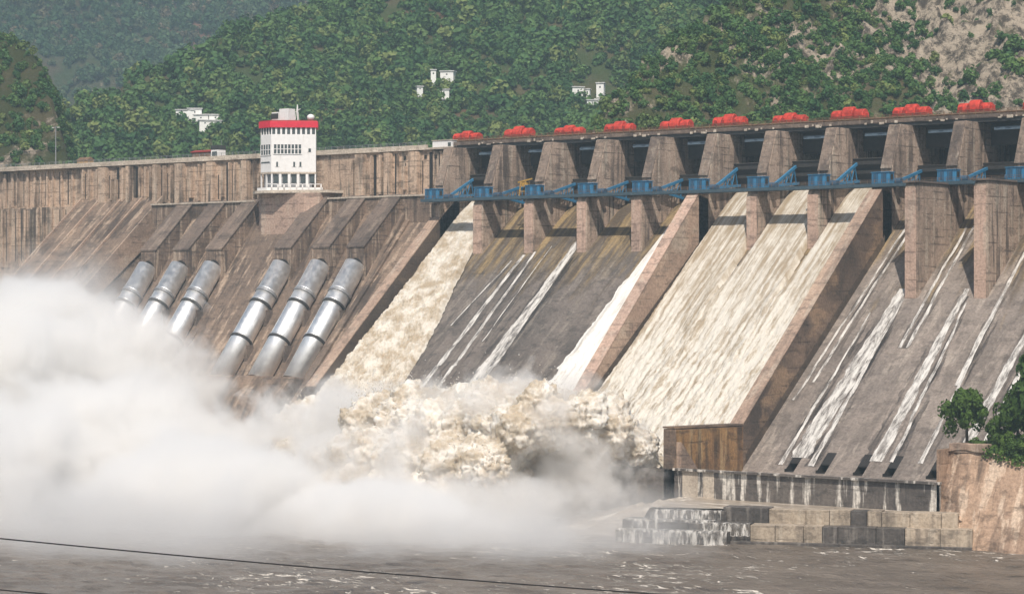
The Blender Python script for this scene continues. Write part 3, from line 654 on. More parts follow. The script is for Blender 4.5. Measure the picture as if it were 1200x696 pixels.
# penstock outlet blocks and pipes
BX = [-129.4, -114.8, -100.3, -71.1, -55.7, -41.8]
def make_block():
    r = thing('outlet_block', 'x', 'concrete block', (0, -7, 50), 'penstock outlet blocks')
    P_ = lambda L: [(y+7, z-50) for y, z in L]
    MB().prism_x(P_([(14.4, 77.6), (9.5, 77.6), (-7, 62.2), (-7, 46), (14.4, 40)]), 0, 6.6).build('body', M['block'], r, bevel=0.12)
    MB().prism_x(P_([(9.5, 77.65), (-7.2, 62.1), (-7.2, 62.5), (9.5, 78.05)]), -.25, 6.85).build('top_slab', M['dark'], r)
    n = 20; c = (3.3, 55.8-50)
    ring = MB(); pts = [(c[0]+3.05*math.cos(2*math.pi*i/n), c[1]+3.3*math.sin(2*math.pi*i/n)) for i in range(n)]
    ring.add([(x, -.03, z) for x, z in pts], [tuple(range(n))]); ring.build('portal', M['shade_black'], r)
    return r
b0 = make_block()
side = ['left group of three, furthest from the tower', 'left group of three, in the middle', 'left group of three, beside the tower',
        'right group of three, beside the tower', 'right group of three, in the middle', 'right group of three, nearest the spillway']
for i, x in enumerate(BX):
    o = b0 if i == 0 else copy_tree(b0); o.location = (x, -7, 50); o['label'] = 'stained sloping concrete block, '+side[i]
def make_pipe():
    r = thing('penstock', 'x', 'pipe', (0, -8.2, 55.6), 'silver penstock pipes on the dam face')
    dv = Vector((0, -24, -30.5)).normalized(); up = Vector((0, 30.5, -24)).normalized()*-1
    MB().tube([-dv*1.6, dv*40.5], 3.25, 48).build('pipe', M['penstock'], r, smooth=True)
    for t in (9.2, 13.3, 26.2):
        MB().tube([dv*(t-.4), dv*(t+.4)], 3.5, 48).build('collar', M['steel_dark' if t != 9.2 else 'grey'], r)
        MB().tube([dv*(t-.95), dv*(t-.45)], 3.4, 48).build('flange', M['penstock'], r)
    for t in (13.3, 26.2, 38):
        q = dv*t; MB().box(-3.6, 3.6, q.y-1.2, q.y+1.5, q.z-7.5, q.z-1.2).build('saddle', M['dark'], r)
    return r
p0 = make_pipe()
for i, x in enumerate(BX):
    o = p0 if i == 0 else copy_tree(p0); o.location = (x+3.3, -8.2, 55.6)
    o['label'] = 'thick silver pipe with collars, '+side[i].replace('group of three', 'trio')
for ob in [o for o in bpy.data.objects if o.name.startswith(('pipe', 'flange', 'collar'))]:
    for p in ob.data.polygons: p.use_smooth = len(p.vertices) == 4

# ------------------------------------------------------------------ control tower
ct = thing('control_tower', 'white control tower with red roof band standing on a concrete pedestal', 'tower', (-78, 6, 62))
def T(x, y, z): return (x+78, y-6, z-62)
def loc_build(mb, *a, **k):
    mb.v = [(x+78, y-6, z-62) for x, y, z in mb.v]; return mb.build(*a, **k)
ped = [(-91, 14.4), (-91, 6.5), (-88, 4.4), (-70, 4.4), (-66.5, 7.5), (-66.5, 14.4)]
loc_build(MB().prism_z(ped, 45, 79.2), 'pedestal', M['nose'], ct, bevel=0.1)
# tower plan: main face turned to the river, narrower left face
ux = Vector((0.74, 0.67, 0)).normalized(); nx_ = Vector((ux.y, -ux.x, 0))
A = Vector((-82.5, 3.2, 0)); B = A+ux*13.6
lft = Vector((-0.87, 0.1, 0)).normalized()
Lp = A+Vector((-5.4, 0.9, 0)); Bk = B-nx_*9; Lk = Lp-nx_*7+Vector((2, 3, 0))
plan = [(v.x, v.y) for v in (Lp, A, B, Bk, Lk)]
cx0 = sum(p[0] for p in plan)/5; cy0 = sum(p[1] for p in plan)/5
def grow(pl, k): return [(cx0+(x-cx0)*k, cy0+(y-cy0)*k) for x, y in pl]
slab = [(-91.5, 15), (-91.5, 4.5), (-87, 0.8), (-80, 0.5), (-64.5, 9.0), (-63, 15)]
loc_build(MB().prism_z(slab, 79.25, 80.1), 'base_slab', M['parapet'], ct)
loc_build(MB().prism_z(grow(plan, .86), 80.1, 85.4), 'ground_storey', M['grey'], ct)
def on_face(P0, P1, t, out, z):           # point on a wall of the plan
    d = (P1-P0); n = Vector((d.y, -d.x, 0)).normalized()
    p = P0+d*t+n*out; return Vector((p.x, p.y, z))
def face_box(mb, P0, P1, t0, t1, z0, z1, o0, o1):
    q = [on_face(P0, P1, t, o, z) for z in (z0, z1) for t, o in ((t0, o0), (t1, o0), (t1, o1), (t0, o1))]
    mb.add(q, ((3,2,1,0),(4,5,6,7),(0,1,5,4),(1,2,6,5),(2,3,7,6),(3,0,4,7)))
g = MB()
for P0, P1, n in ((Lp, A, 2), (A, B, 5)):
    for i in range(n+1):
        t = i/n; face_box(g, P0, P1, max(t-.03, 0.0), min(t+.03, 1.0), 80.1, 85.6, -.55, -.02)
loc_build(g, 'column', M['white'], ct)
g = MB(); face_box(g, A, B, -.1, 1.15, 80.1, 81.1, .7, .9); face_box(g, Lp, A, -.1, 1.05, 80.1, 81.1, .7, .9)
for t in np.linspace(0, 1.1, 9): face_box(g, A, B, t, t+.03, 80.1, 82.2, .7, .9)
face_box(g, A, B, -.1, 1.13, 82.0, 82.2, .7, .9); loc_build(g, 'balustrade', M['white'], ct)
loc_build(MB().prism_z(plan, 85.6, 97.3), 'body', M['white'], ct, bevel=0.06)
loc_build(MB().prism_z(grow(plan, 1.012), 85.3, 85.85), 'floor_band', M['parapet'], ct)
# windows
def window(P0, P1, t0, t1, z0, z1, nv, fr=True):
    g = MB(); face_box(g, P0, P1, t0, t1, z0, z1, .02, .08); w = loc_build(g, 'window', M['glass'], ct)
    g = MB(); dt = .12/(P1-P0).length*1.3
    for i in range(nv+1):
        t = t0+(t1-t0)*i/nv; face_box(g, P0, P1, t-dt, t+dt, z0, z1, .085, .16)
    if fr:
        for z in (z0, (z0+z1)/2, z1): face_box(g, P0, P1, t0, t1, z-.1, z+.1, .165, .2)
    loc_build(g, 'window_frame', M['white'], w)
window(A, B, .05, .68, 91.3, 94.3, 8); window(Lp, A, .05, .97, 91.0, 94.3, 4)
for t in (.10, .48, .62): window(A, B, t, t+.065, 87.4, 88.9, 1, False)
window(Lp, A, .05, .92, 88.6, 89.0, 1, False)
window(A, B, .82, .9, 91.9, 93.0, 1, False)
g = MB()
for z0 in (81.3,):
    for t in (.02, .22, .42, .62, .82): face_box(g, A, B, t+.04, t+.16, 82.6, 85.0, -.9, -.5)
loc_build(g, 'doorway', M['glass'], ct)
loc_build(MB().prism_z(grow(plan, .96), 97.32, 99.3), 'upper_storey', M['glass'], ct)
g = MB()
for P0, P1, n in ((Lp, A, 4), (A, B, 9)):
    for i in range(n+1): t = i/n; face_box(g, P0, P1, max(t-.022, 0), min(t+.022, 1), 97.3, 99.35, -.34, -.05)
loc_build(g, 'upper_column', M['white'], ct)
loc_build(MB().prism_z(grow(plan, 1.07), 99.35, 101.3), 'roof_band', M['crimson'], ct, bevel=0.05)
loc_build(MB().prism_z(grow(plan, 1.03), 101.3, 101.6), 'roof_slab', M['red_dark'], ct)
g = MB(); a_ = Lp+ (A-Lp)*.4; g.box(a_.x, a_.x+3, a_.y+3, a_.y+6, 101.6, 104.3); g.box(a_.x+3.2, a_.x+7, a_.y+3, a_.y+6, 101.6, 105.2); loc_build(g, 'roof_hut', M['white'], ct)
g = MB(); g.box(a_.x-.2, a_.x+2.8, a_.y+2.85, a_.y+2.98, 102.3, 103.9); loc_build(g, 'louvre', M['steel_dark'], ct)
for t, out in ((.35, -2), (.88, -1.5)):
    p = on_face(A, B, t, out, 102.6); g = MB(); g.ball(p, 1.2, 1.2, 1.0); g.tube([(p.x, p.y, 101.6), p], .2, 6); loc_build(g, 'satellite_dome', M['white'], ct, smooth=True)
p = on_face(A, B, .58, -3, 101.6); g = MB()
for dx, dy in ((-.5, -.5), (.5, -.5), (0, .6)): g.tube([p+Vector((dx, dy, 0)), p+Vector((0, 0, 5))], .12, 5)
g.tube([p+Vector((-1.2, 0, 2.6)), p+Vector((1.2, 0, 3.6))], .12, 5); loc_build(g, 'antenna_mast', M['white'], ct)

# ------------------------------------------------------------------ small things on the crest
cb = thing('cabin', 'small white flat roofed cabin at the left end of the spillway road deck', 'cabin', (-23.4, 17.5, 91))
g = MB().box(-4.2, 3.4, -3, 3, -.4, 2.5); g.build('cabin_wall', M['white'], cb, bevel=0.05)
MB().box(-4.4, 3.6, -3.2, 3.2, 2.52, 2.75).build('cabin_roof', M['parapet'], cb)
g = MB(); g.box(1.8, 2.9, -3.08, -3.02, .8, 1.9); g.build('window', M['glass'], cb)
lp = thing('street_lamp', 'tall grey lamp post on the dam crest at far left', 'lamp post', (-200, 19, 91.6))
MB().tube([(0, 0, 0), (0, 0, 14)], [.22, .14], 8).build('post', M['grey'], lp)
MB().tube([(-1.2, 0, 13.9), (0, 0, 14.1), (1.2, 0, 13.9)], .1, 6).build('arm', M['grey'], lp)
g = MB(); g.box(-1.7, -1.0, -.25, .25, 13.75, 14.0); g.box(1.0, 1.7, -.25, .25, 13.75, 14.0); g.build('lamp_head', M['white'], lp)
sh = thing('shed', 'low rust red shed on the dam crest behind the parapet', 'shed', (-128, 20, 91.6))
MB().box(-4.5, 4, -2, 2, 0, 2.7).build('shed_wall', M['rail'], sh)
MB().prism_x([(-2.4, 2.7), (2.4, 2.7), (2.4, 2.95), (0, 3.5), (-2.4, 2.95)], -4.9, 4.4).build('shed_roof', M['red_dark'], sh)
gb = thing('guard_booth', 'narrow dark and white guard booth beside the rust red shed', 'booth', (-121.5, 19, 91.6))
MB().box(-1.7, 1.7, -1.6, 1.6, 0, 3.2).build('booth_wall', M['white'], gb)
MB().box(-1.8, 1.8, -1.7, 1.7, 3.22, 4.6).build('booth_top', M['steel_dark'], gb, bevel=0.08)
g = MB(); g.box(-1.1, 1.1, -1.72, -1.62, 1.2, 2.6); g.build('window', M['glass'], gb)
g = MB(); g.tube([(1.4, 0, 4.6), (1.4, 0, 6.4)], .06, 5); g.build('aerial', M['grey'], gb)
yv = thing('hut', 'small ochre hut on the crest at the foot of the left knoll', 'hut', (-186, 20, 91.6))
MB().box(-2.5, 2.5, -1.5, 1.5, 0, 2.2).build('hut_wall', plain('ochre_paint', (0.5, 0.3, 0.12), 0.7), yv)
MB().prism_x([(-1.8, 2.2), (1.8, 2.2), (0, 3.3)], -2.8, 2.8).build('hut_roof', M['rail'], yv)

# white houses on the wooded slopes
def house(s, px_y, hf, w, dpt, h, label, drange, rot):
    # stand the house on the slope where the sight line at that height meets it
    ds = np.linspace(*drange, 500); ss = s*ds; z = hf(ss, ds); zr = 47.2+(350.2-px_y)/2800*ds
    i = int(np.argmax(z > zr)); d = ds[i]; zz = float(z[i])
    r = thing('house', label, 'house', sd(s*d, d, zz+3.2), 'white houses on the hillside'); r.rotation_euler.z = YAW+rot
    MB().box(-w/2, w/2, -dpt/2, dpt/2, -6, h).build('wall', M['house'], r)
    MB().box(-w/2-.4, w/2+.4, -dpt/2-.4, dpt/2+.4, h+.01, h+.5).build('roof', M['roof'], r)
    n = max(1, int(w/4))
    for i in range(n):
        x = -w/2+w*(i+.5)/n; g = MB().box(x-.35, x+.35, -dpt/2-.06, -dpt/2-.01, h*.4, h*.65); g.build('window', M['glass'], r)
HS = [(218, 145, 12, 6, 4, 'leftmost white house of the cluster above the booth'), (228, 146, 9, 6, 5, 'tall white house second from left in the cluster above the booth'),
      (238, 150, 10, 7, 4, 'white house in the middle of the cluster above the booth'), (246, 156, 14, 6, 3.5, 'lowest white house of the cluster above the booth'),
      (252, 151, 8, 6, 4, 'rightmost white house of the cluster above the booth'),
      (508, 99, 3.5, 4, 5, 'narrow white house left of the pair high above the cabin'), (525, 101, 9, 6, 4.5, 'larger white house right of the pair high above the cabin'),
      (491, 115, 4, 4, 3, 'tiny white house low on the left of the slope above the cabin'), (521, 120, 7, 5, 3.5, 'pale house lowest on the slope above the cabin'),
      (676, 119, 8, 6, 5, 'white house upper left of the group above the third hoist'), (689, 120, 3, 4, 4, 'thin white house in the middle of the group above the third hoist'),
      (704, 116, 5, 5, 6, 'tall cream house upper right of the group above the third hoist'), (693, 132, 7, 5, 3, 'low white house lower left of the group above the third hoist'),
      (706, 131, 9, 5, 3.5, 'wide white house lower right of the group above the third hoist')]
for x, y, w, dp, h, lab in HS: house((x-600)/2800, y, hM, w*.72, dp*.8, h*.62, lab, (1015, 1600), random.uniform(-.4, .4))

# ------------------------------------------------------------------ weirs, pool and right bank
pw = MB(); pw.add([(143, -90.6, 4.15), (196, -90.6, 4.15), (203, -93, 4.15), (158, -109, 4.15), (143, -115.4, 4.15)], [(0, 1, 2, 3, 4)])
tag(pw.build('pool_water', M['pool']), kind='structure')
u, w = np.meshgrid(np.linspace(0, 1, 80), np.linspace(0, 1, 80), indexing='ij'); u = u.ravel(); w = w.ravel()
x = 143-37*u; y = -90.6-(24.8+9*u)*w; z = 4.15-6.9*sst(0.0, .8, u*.55+.45*u*w*1.3)+.8*fbm(np.stack([x*.2, y*.3, x*0], 1), 4, .6, ridge=True)*sst(0, .15, u)
k_ = sst(.6, 1, w)*sst(0, .12, u); z = z*(1-k_)-2.7*k_
tag(np_mesh('rapids_water', np.stack([x, y, z], 1), grid_faces(80, 80), M['pool']), kind='structure')
we = thing('weir', 'two stepped rows of weathered concrete blocks across the river edge', 'weir')
T1 = [Vector((157, -110, 0)), Vector((180, -101.8, 0)), Vector((202, -93.6, 0))]
T2 = [Vector((148, -120.5, 0)), Vector((160.5, -114.5, 0)), Vector((189.5, -102.0, 0)), Vector((206, -95.2, 0))]
def along(L, t):
    seg = [(L[i+1]-L[i]).length for i in range(len(L)-1)]; t = t*sum(seg)
    for i, s_ in enumerate(seg):
        if t <= s_ or i == len(seg)-1: return L[i]+(L[i+1]-L[i])*(t/s_), (L[i+1]-L[i]).normalized()
        t -= s_
def wblock(L, t0, t1, z0, z1, th, mat, name='block', jit=0.0):
    a, d = along(L, t0); b, _ = along(L, t1); n = Vector((-d.y, d.x, 0)); a = a-n*jit; b = b-n*jit
    g = 0.05; a = a+d*g; b = b-d*g
    MB().prism_z([(a.x, a.y), (b.x, b.y), (b.x+n.x*th, b.y+n.y*th), (a.x+n.x*th, a.y+n.y*th)], z0, z1).build(name, M[mat], we, bevel=0.08)
t1 = [0, .2, .36, .46, .55, .62, .68, .8, .93, 1.0]; m1 = ['weir_wet', 'weir', 'weir', 'weir', 'weir_wet', 'weir', 'weir', 'weir', 'weir']
for i in range(len(m1)): wblock(T1, t1[i], t1[i+1], -5, 4.5+random.uniform(-.12, .1), 5, m1[i], jit=random.uniform(-.15, .15))
t2 = [0, .1, .2, .3, .38, .47, .53, .58, .7, .79, .9, 1.0]; m2 = ['weir_wet', 'weir_wet', 'weir_wet', 'weir', 'weir', 'weir', 'weir_wet', 'weir_wet', 'weir_wet', 'weir', 'weir']
for i in range(len(m2)): wblock(T2, t2[i], t2[i+1], -5, 1.65+random.uniform(-.12, .1), 6, m2[i], jit=random.uniform(-.15, .15))
wblock(T2, 0.0, 1.0, -5, -1.7, 7, 'weir_wet', 'footing', jit=.7)
C1 = [Vector((128, -121, 0)), Vector((158, -110.3, 0))]; C2 = [Vector((130, -125, 0)), Vector((159.5, -114.2, 0))]; C3 = [Vector((130, -129.5, 0)), Vector((163, -117.5, 0))]
for L, z in ((C1, 3.7), (C2, 2.0), (C3, 0.3)):
    for i in range({3.7: 3, 2.0: 2, 0.3: 2}[z], 6): wblock(L, i/6, (i+1)/6, -5, z+random.uniform(-.15, .15), 6, 'weir_wet', jit=random.uniform(-.3, .3))
# water falling over the weir steps
def fall(L, t0, t1, z0, z1, out):
    n = 60; V = []; a, d = along(L, t0); b, _ = along(L, t1); nn = Vector((d.y, -d.x, 0))
    prof = [(-1.6, z0+.12), (-.6, z0+.14), (0.1, z0+.05), (.32, z0-.5), (.42, (z0+z1)/2), (.5, z1), (1.4, z1-.05)]
    for i in range(n+1):
        p = a+(b-a)*(i/n); w = .12*math.sin(i*1.7)+random.uniform(-.1, .1)
        for o, z in prof: V.append((p.x+nn.x*(o+out+w*.6), p.y+nn.y*(o+out+w*.6), z+random.uniform(-.05, .05)))
    return np_mesh('falling_water', V, grid_faces(n+1, len(prof)), M['fall'])
for a in ((C1, .5, .97, 3.75, 2.0, .2), (C2, .36, .95, 2.05, .3, .2), (C3, .34, 1.0, .35, -2.4, .25), (T2, .14, .3, 1.7, -.6, .2)):
    tag(fall(*a), 'white water spilling over the low weir steps', 'water', 'water over the weir steps', 'stuff')
# right bank
bk = thing('bank_wall', 'sloping pinkish concrete bank wall with dark stains at the right edge', 'retaining wall')
nu, nv = 60, 26
bot = [(194.6, -90.7, 2.0), (198, -92.6, 1), (205, -95.4, -3.5), (217, -96.0, -3.5), (260, -100, -3.5)]; top = [(195.6, -85.5, 17), (198, -85.7, 17.0), (204, -86, 16.8), (212, -86.5, 14.9), (260, -88, 14.5)]
V = []
for i in range(nu):
    t = i/(nu-1)*4; j = min(int(t), 3); f_ = t-j
    b = Vector(bot[j]).lerp(Vector(bot[j+1]), f_); tp = Vector(top[j]).lerp(Vector(top[j+1]), f_)
    for q in range(nv):
        V.append(b.lerp(tp, q/(nv-1)))
V = np.array([tuple(v) for v in V]); dn = fbm(V*0.35, 4)*0.5; V[:, 1] -= dn; V[:, 2] += dn*.2
np_mesh('bank_face', V, grid_faces(nu, nv), M['bank'], smooth=False, parent=bk)
MB().box(195.5, 196.1, -90.5, -50, -5, 16.9).build('bank_end', M['bank'], bk)
MB().box(196.2, 204.6, -86.6, -83, 16.2, 18.0).build('ledge_block', M['divide'], bk, bevel=0.1)
nu, nv = 60, 40; gx, gy = np.meshgrid(np.linspace(195.7, 262, nu), np.linspace(-86.8, -48, nv), indexing='ij')
gz = 16.4+fbm(np.stack([gx.ravel()*.15, gy.ravel()*.15, gx.ravel()*0], 1), 4)*.9-1.6*sst(204, 213, gx.ravel()); 
tag(np_mesh('ground', np.stack([gx.ravel(), gy.ravel(), gz], 1), grid_faces(nu, nv), M['soil']), kind='structure')

# trees and shrubs on the bank
def tree(name, x, y, z, h, r, label, cat, n, seed, leaf, trunk=True, squash=1.0, lobes=9):
    t = thing(name, label, cat, (x, y, z)); rr = random.Random(seed)
    if trunk:
        tm = MB(); tm.tube([(0, 0, -.5), (rr.uniform(-.2, .2), rr.uniform(-.2, .2), h*.4), (rr.uniform(-.4, .4), rr.uniform(-.4, .4), h*.75)], [.05*r+.08, .04*r+.06, .05], 7)
        for i in range(6):
            a = rr.uniform(0, 6.28); z0 = h*rr.uniform(.3, .6); L = r*rr.uniform(.5, .85)
            tm.tube([(0, 0, z0), (L*.5*math.cos(a), L*.5*math.sin(a), z0+h*.1), (L*math.cos(a), L*math.sin(a), z0+h*.25)], [.09, .06, .02], 5)
        tm.build('trunk', M['bark'], t)
    V, F = crown_arrays(seed, n, lobes=lobes*3, squash=1.0, leaf=leaf*.8, up=0, near=True)
    V = V*np.array([r, r, h*.5*squash]); V[:, 2] += h*(.58 if trunk else .45)
    np_mesh('crown', V, F, M['leaf_near'], smooth=False, parent=t)
tree('tree', 197.6, -81.5, 16.3, 13.5, 5.6, 'dark leafy tree standing alone on the bank beside the chute', 'tree', 3600, 3, .085, lobes=12)
tree('tree', 213.0, -79, 14.5, 24, 7.5, 'tall leafy tree at the right edge of the bank', 'tree', 5200, 8, .075, lobes=14)
tree('tree', 208.0, -79.5, 15, 15.5, 5.4, 'mid sized leafy tree just left of the tallest tree on the bank', 'tree', 3400, 21, .085, lobes=11)
for i, (x, y, h, r, lab) in enumerate(((203.2, -80, 6.5, 3.6, 'round green shrub between the lone tree and the taller trees'), (206.4, -82.5, 5.5, 3.4, 'bright green shrub at the brink of the bank wall, left of centre'),
        (210.3, -84, 4.8, 3.2, 'bright green shrub overhanging the bank wall below the tall tree'), (214.5, -84, 5.5, 3.5, 'green shrub at the right frame edge on the bank'),
        (200.6, -83.0, 3.2, 2.2, 'small low bush behind the pale ledge block'), (219, -81, 9, 4.5, 'large shrub at the extreme right under the tallest tree'))):
    tree('shrub', x, y, 15.6 if x > 205 else 16.3, h, r, lab, 'shrub', 1900, 40+i, .11, trunk=False, squash=1.2, lobes=7)
# overgrowth hanging on the bank
V, F = [], []
gp = np.stack([rng.uniform(196.5, 225, 5200), rng.uniform(-87.6, -72, 5200)], 1)
gp = gp[(gp[:, 0] > 204) | (gp[:, 1] > -83.2)]
zz = 16.6-1.6*sst(204, 213, gp[:, 0])+rng.uniform(-.5, 1.3, len(gp))-np.clip(-86.5-gp[:, 1], 0, 2)*1.0
d = rng.normal(size=(len(gp), 3)); d /= np.linalg.norm(d, axis=1)[:, None]; e = np.cross(d, rng.normal(size=d.shape)); e /= np.linalg.norm(e, axis=1)[:, None]
pp = np.column_stack([gp, zz]); V = np.stack([pp-d*.45, pp-e*.25, pp+d*.45, pp+e*.3], 1).reshape(-1, 3)
tag(np_mesh('undergrowth', V, np.arange(len(V)).reshape(-1, 4), M['leaf_near'], smooth=False), 'low green undergrowth along the top of the bank', 'undergrowth', kind='stuff')

# ------------------------------------------------------------------ running water on the chutes
def flow(xl, xr, ya, yb, thick, amp, mat, label, seed, nu=100, dy=.36, edge=1.2, piers=(), churn=1.0):
    nv = int((ya-yb)/dy); u, y = np.meshgrid(np.linspace(0, 1, nu), np.linspace(ya, yb, nv), indexing='ij'); u = u.ravel(); y = y.ravel()
    x0 = np.interp(-y, *xl); x1 = np.interp(-y, *xr)
    rag = (fbm(np.stack([y*.25, y*0+seed, y*0], 1), 4)*1.2+fbm(np.stack([y*.9, y*0+seed, y*0], 1), 3)*.4)
    x1 = x1+rag*sst(0, 12, -y)*(len(xr[0]) > 2); x0 = x0+rag*sst(0, 12, -y)*(len(xl[0]) > 2)
    x = x0+(x1-x0)*u; prog = np.clip((10-y)/75, 0, 1)
    q = np.stack([x*.33, y*.06, np.full_like(x, seed)], 1); q2 = np.stack([x*.5, y*.26, np.full_like(x, seed+5)], 1); q3 = np.stack([x*1.3, y*.8, np.full_like(x, seed+8)], 1)
    n = fbm(q, 5, .55); m = fbm(q2, 5, .6, ridge=True); b = np.abs(fbm(q3, 3, .6))
    e = np.minimum(sst(0, edge, x-x0), sst(0, edge, x1-x))
    h = thick(prog)+amp*(0.12+prog)*(0.6*n+0.5*m*churn-.8*b*churn)
    for p in piers:
        g_ = np.exp(-((x-(p+1.65))/2.2)**2)*sst(8, 22, -y)*np.exp(-np.clip(-y, 0, 100)/38)
        h = h+g_*(.9+.8*m); h = np.where((x > p-.1) & (x < p+3.4) & (y > -.4), -2.0, h); h = np.where((np.abs(x-p-1.65) < 1.75*(1+y/20)+.6*n) & (y > -20) & (y < 0), -1.2, h)
    h = h*(0.2+.8*e); z = zf(y)+h*.78; yy = y-h*.6
    o = np_mesh('flood_water', np.stack([x, yy, z], 1), grid_faces(nu, nv), M[mat]); tag(o, label, 'flood water', kind='stuff'); return o
flow(((-27, 95), (-14.9, -14.9)), ((-27, 0, 12, 38, 95), (-.05, -.05, 3.5, 11.5, 22)), 27, -95, lambda p: 2.7-1.5*np.minimum(p*2, 1), 1.7, 'churn', 'muddy white torrent down the leftmost chute', 1.1, nu=130, dy=.3, churn=1.5)
flow(((-27, 95), (76.65, 76.65)), ((-27, 95), (128.0, 128.0)), 25, -88, lambda p: 2.6-1.3*np.minimum(p*2, 1), 1.3, 'flood', 'broad cream torrent pouring down the middle chute', 4.4, nu=190, piers=(91.5, 109.8))
flow(((-14, 0, 14, 42, 80), (61.4, 60.8, 59.9, 58.7, 57)), ((-14, 80), (73.1, 73.1)), 13, -80, lambda p: .5+.3*p, .5, 'white_flow', 'white sheet of water beside the first divide wall', 6.6, nu=60, edge=2.0)
def streak(xa, xb, ya, yb, w0, w1, seed, wet=False):
    nv = int(abs(ya-yb)/.5)+2; nu = 7; V = []
    r = np.random.default_rng(seed); ys = np.linspace(ya, yb, nv)
    wob = fbm(np.stack([ys*.15, ys*0+seed, ys*0], 1), 3)*.35; wl = 1+fbm(np.stack([ys*.5, ys*0+seed+3, ys*0], 1), 4)*.7
    for i, y in enumerate(ys):
        t = i/(nv-1); c = xa+(xb-xa)*t+wob[i]; w = (w0+(w1-w0)*t)*(.6+.6*max(wl[i], .2))
        for u in range(nu):
            s_ = u/(nu-1)-.5; lift_ = (.52 if y < -38 and 0 < c < 73 else .1)-(.06 if wet else 0)
            z = float(zf(y))+lift_+(0 if wet else (.12-.4*s_*s_)*.6+r.uniform(0, .06)); V.append((c+s_*w, y, z))
    if wet: return tag(np_mesh('wet_stain', V, grid_faces(nv, nu), M['wet']), 'dark wet stain beside a leak stream', 'stain', 'wet stains on the dry chutes', 'stuff')
    return tag(np_mesh('leak_stream', V, grid_faces(nv, nu), M['leak']), 'thin white stream of leaking water on a dry chute', 'water stream', 'leak streams on the dry chutes', 'stuff')
ST = [(34.6, 36.3, 6, -62, 1.8, 4.6), (35.6, 39.4, 0, -62, .5, .9), (18.8, 19.6, -1, -60, .9, 1.7), (22.0, 26.3, 0, -60, .6, 1.2), (16, 12.5, -3, -25, .4, .3), (26.5, 27.5, 2, -30, .3, .3),
      (144.8, 144.3, -13, -60, 2.0, 4.2), (146.2, 148.6, -16, -62, .5, 1.1), (161.5, 164.0, -13, -60, 1.2, 2.8), (163.4, 168, -17, -60, .4, .8), (183.2, 183.2, -20, -60, 1.6, 1.9), (186, 188, -18, -60, .8, 1.2),
      (134.6, 133.5, 8, -45, .5, .5), (136.2, 135.8, 8, -40, .5, .7), (151.4, 153, 6, -30, .5, .6), (153.2, 155, 6, -30, .5, .7), (170.6, 173, 6, -40, .5, 1.0), (139.5, 140.5, -20, -62, .3, .8), (172, 175, -20, -60, .4, .9)]
for i, a in enumerate(ST):
    streak(*a, seed=i*3+1); streak(a[0]+.4, a[1]+.6, a[2]-2, a[3], a[4]*2+.6, a[5]*2.2+1, seed=i*3+2, wet=True)

# the boiling throw of water at the foot of the chutes
def boil(name, balls, label, vox, amps, seed, parent=None):
    g = MB()
    for c in balls: g.ball(c[:3], *c[3:6], n=24, m=16)
    o = g.build('tmp', None); md = o.modifiers.new('r', 'REMESH'); md.mode = 'VOXEL'; md.voxel_size = vox
    dg = bpy.context.evaluated_depsgraph_get(); ev = o.evaluated_get(dg); me = ev.to_mesh()
    V = np.empty(len(me.vertices)*3, np.float32); me.vertices.foreach_get('co', V); V = V.reshape(-1, 3).astype(float)
    Nn = np.empty(len(me.vertices)*3, np.float32); me.vertices.foreach_get('normal', Nn); Nn = Nn.reshape(-1, 3)
    F = np.array([tuple(p.vertices) for p in me.polygons if len(p.vertices) == 4], np.int32)
    ev.to_mesh_clear(); m_ = o.data; bpy.data.objects.remove(o); bpy.data.meshes.remove(m_)
    h = 0
    for (f_, a_, rd_) in amps: h = h+a_*fbm(V*f_+seed, 4, .58, billow=rd_)
    V = V+Nn*h[:, None]+np.stack([fbm(V*.3+3, 3), fbm(V*.3+31, 3), fbm(V*.3+57, 3)], 1)*.7
    return tag(np_mesh(name, V, F, M['boil']), label, 'white water', kind='stuff')
A_ = [(.045, 2.2, False), (.11, .9, True), (.24, .9, True), (.55, .7, True), (1.3, .38, True)]
ARC = [(-86, 9, 5.5), (-92, 16, 6.5), (-99, 20.5, 7), (-107, 21.5, 7), (-114, 18, 7), (-120, 11, 7), (-124, 3, 7)]
B_ = []
for x in np.arange(62, 121.5, 4.5):
    n = 7 if x < 96 else (6 if x < 103 else (5 if x < 110 else (4 if x < 119 else 3)))
    low = 1.0-0.22*sst(108, 128, x); hi = 1+.1*math.sin(x*.55)-.12*sst(80, 62, x)
    for (y, z, r_) in ARC[:n]:
        B_.append((x+random.uniform(-1.5, 1.5), y+random.uniform(-1, 1)+(3 if x > 115 else 0), 9+(z-9)*low*hi, 5.6, r_*random.uniform(.8, 1.0)*low, r_*random.uniform(.8, 1.0)*low))
for x in np.arange(60, 104, 9): B_.append((x, -110, 6, 9, 12, 10))
B_ += [(98, -103, 19, 13, 9, 9.5), (86, -106, 17, 14, 11, 10), (110, -99, 18, 10, 7, 8)]
boil('boiling_water', B_, 'huge cream plume of water arching up at the foot of the middle chute', .42, A_, 3.)
boil('boiling_water', [(36, -90, 14, 15, 10, 11), (50, -95, 12, 12, 9, 12), (20, -86, 12, 13, 9, 10), (46, -104, 7, 12, 8, 9), (30, -102, 6, 12, 8, 8), (10, -84, 8, 9, 8, 8)], 'muddy churning water below the leftmost chute', .5, A_, 40.)
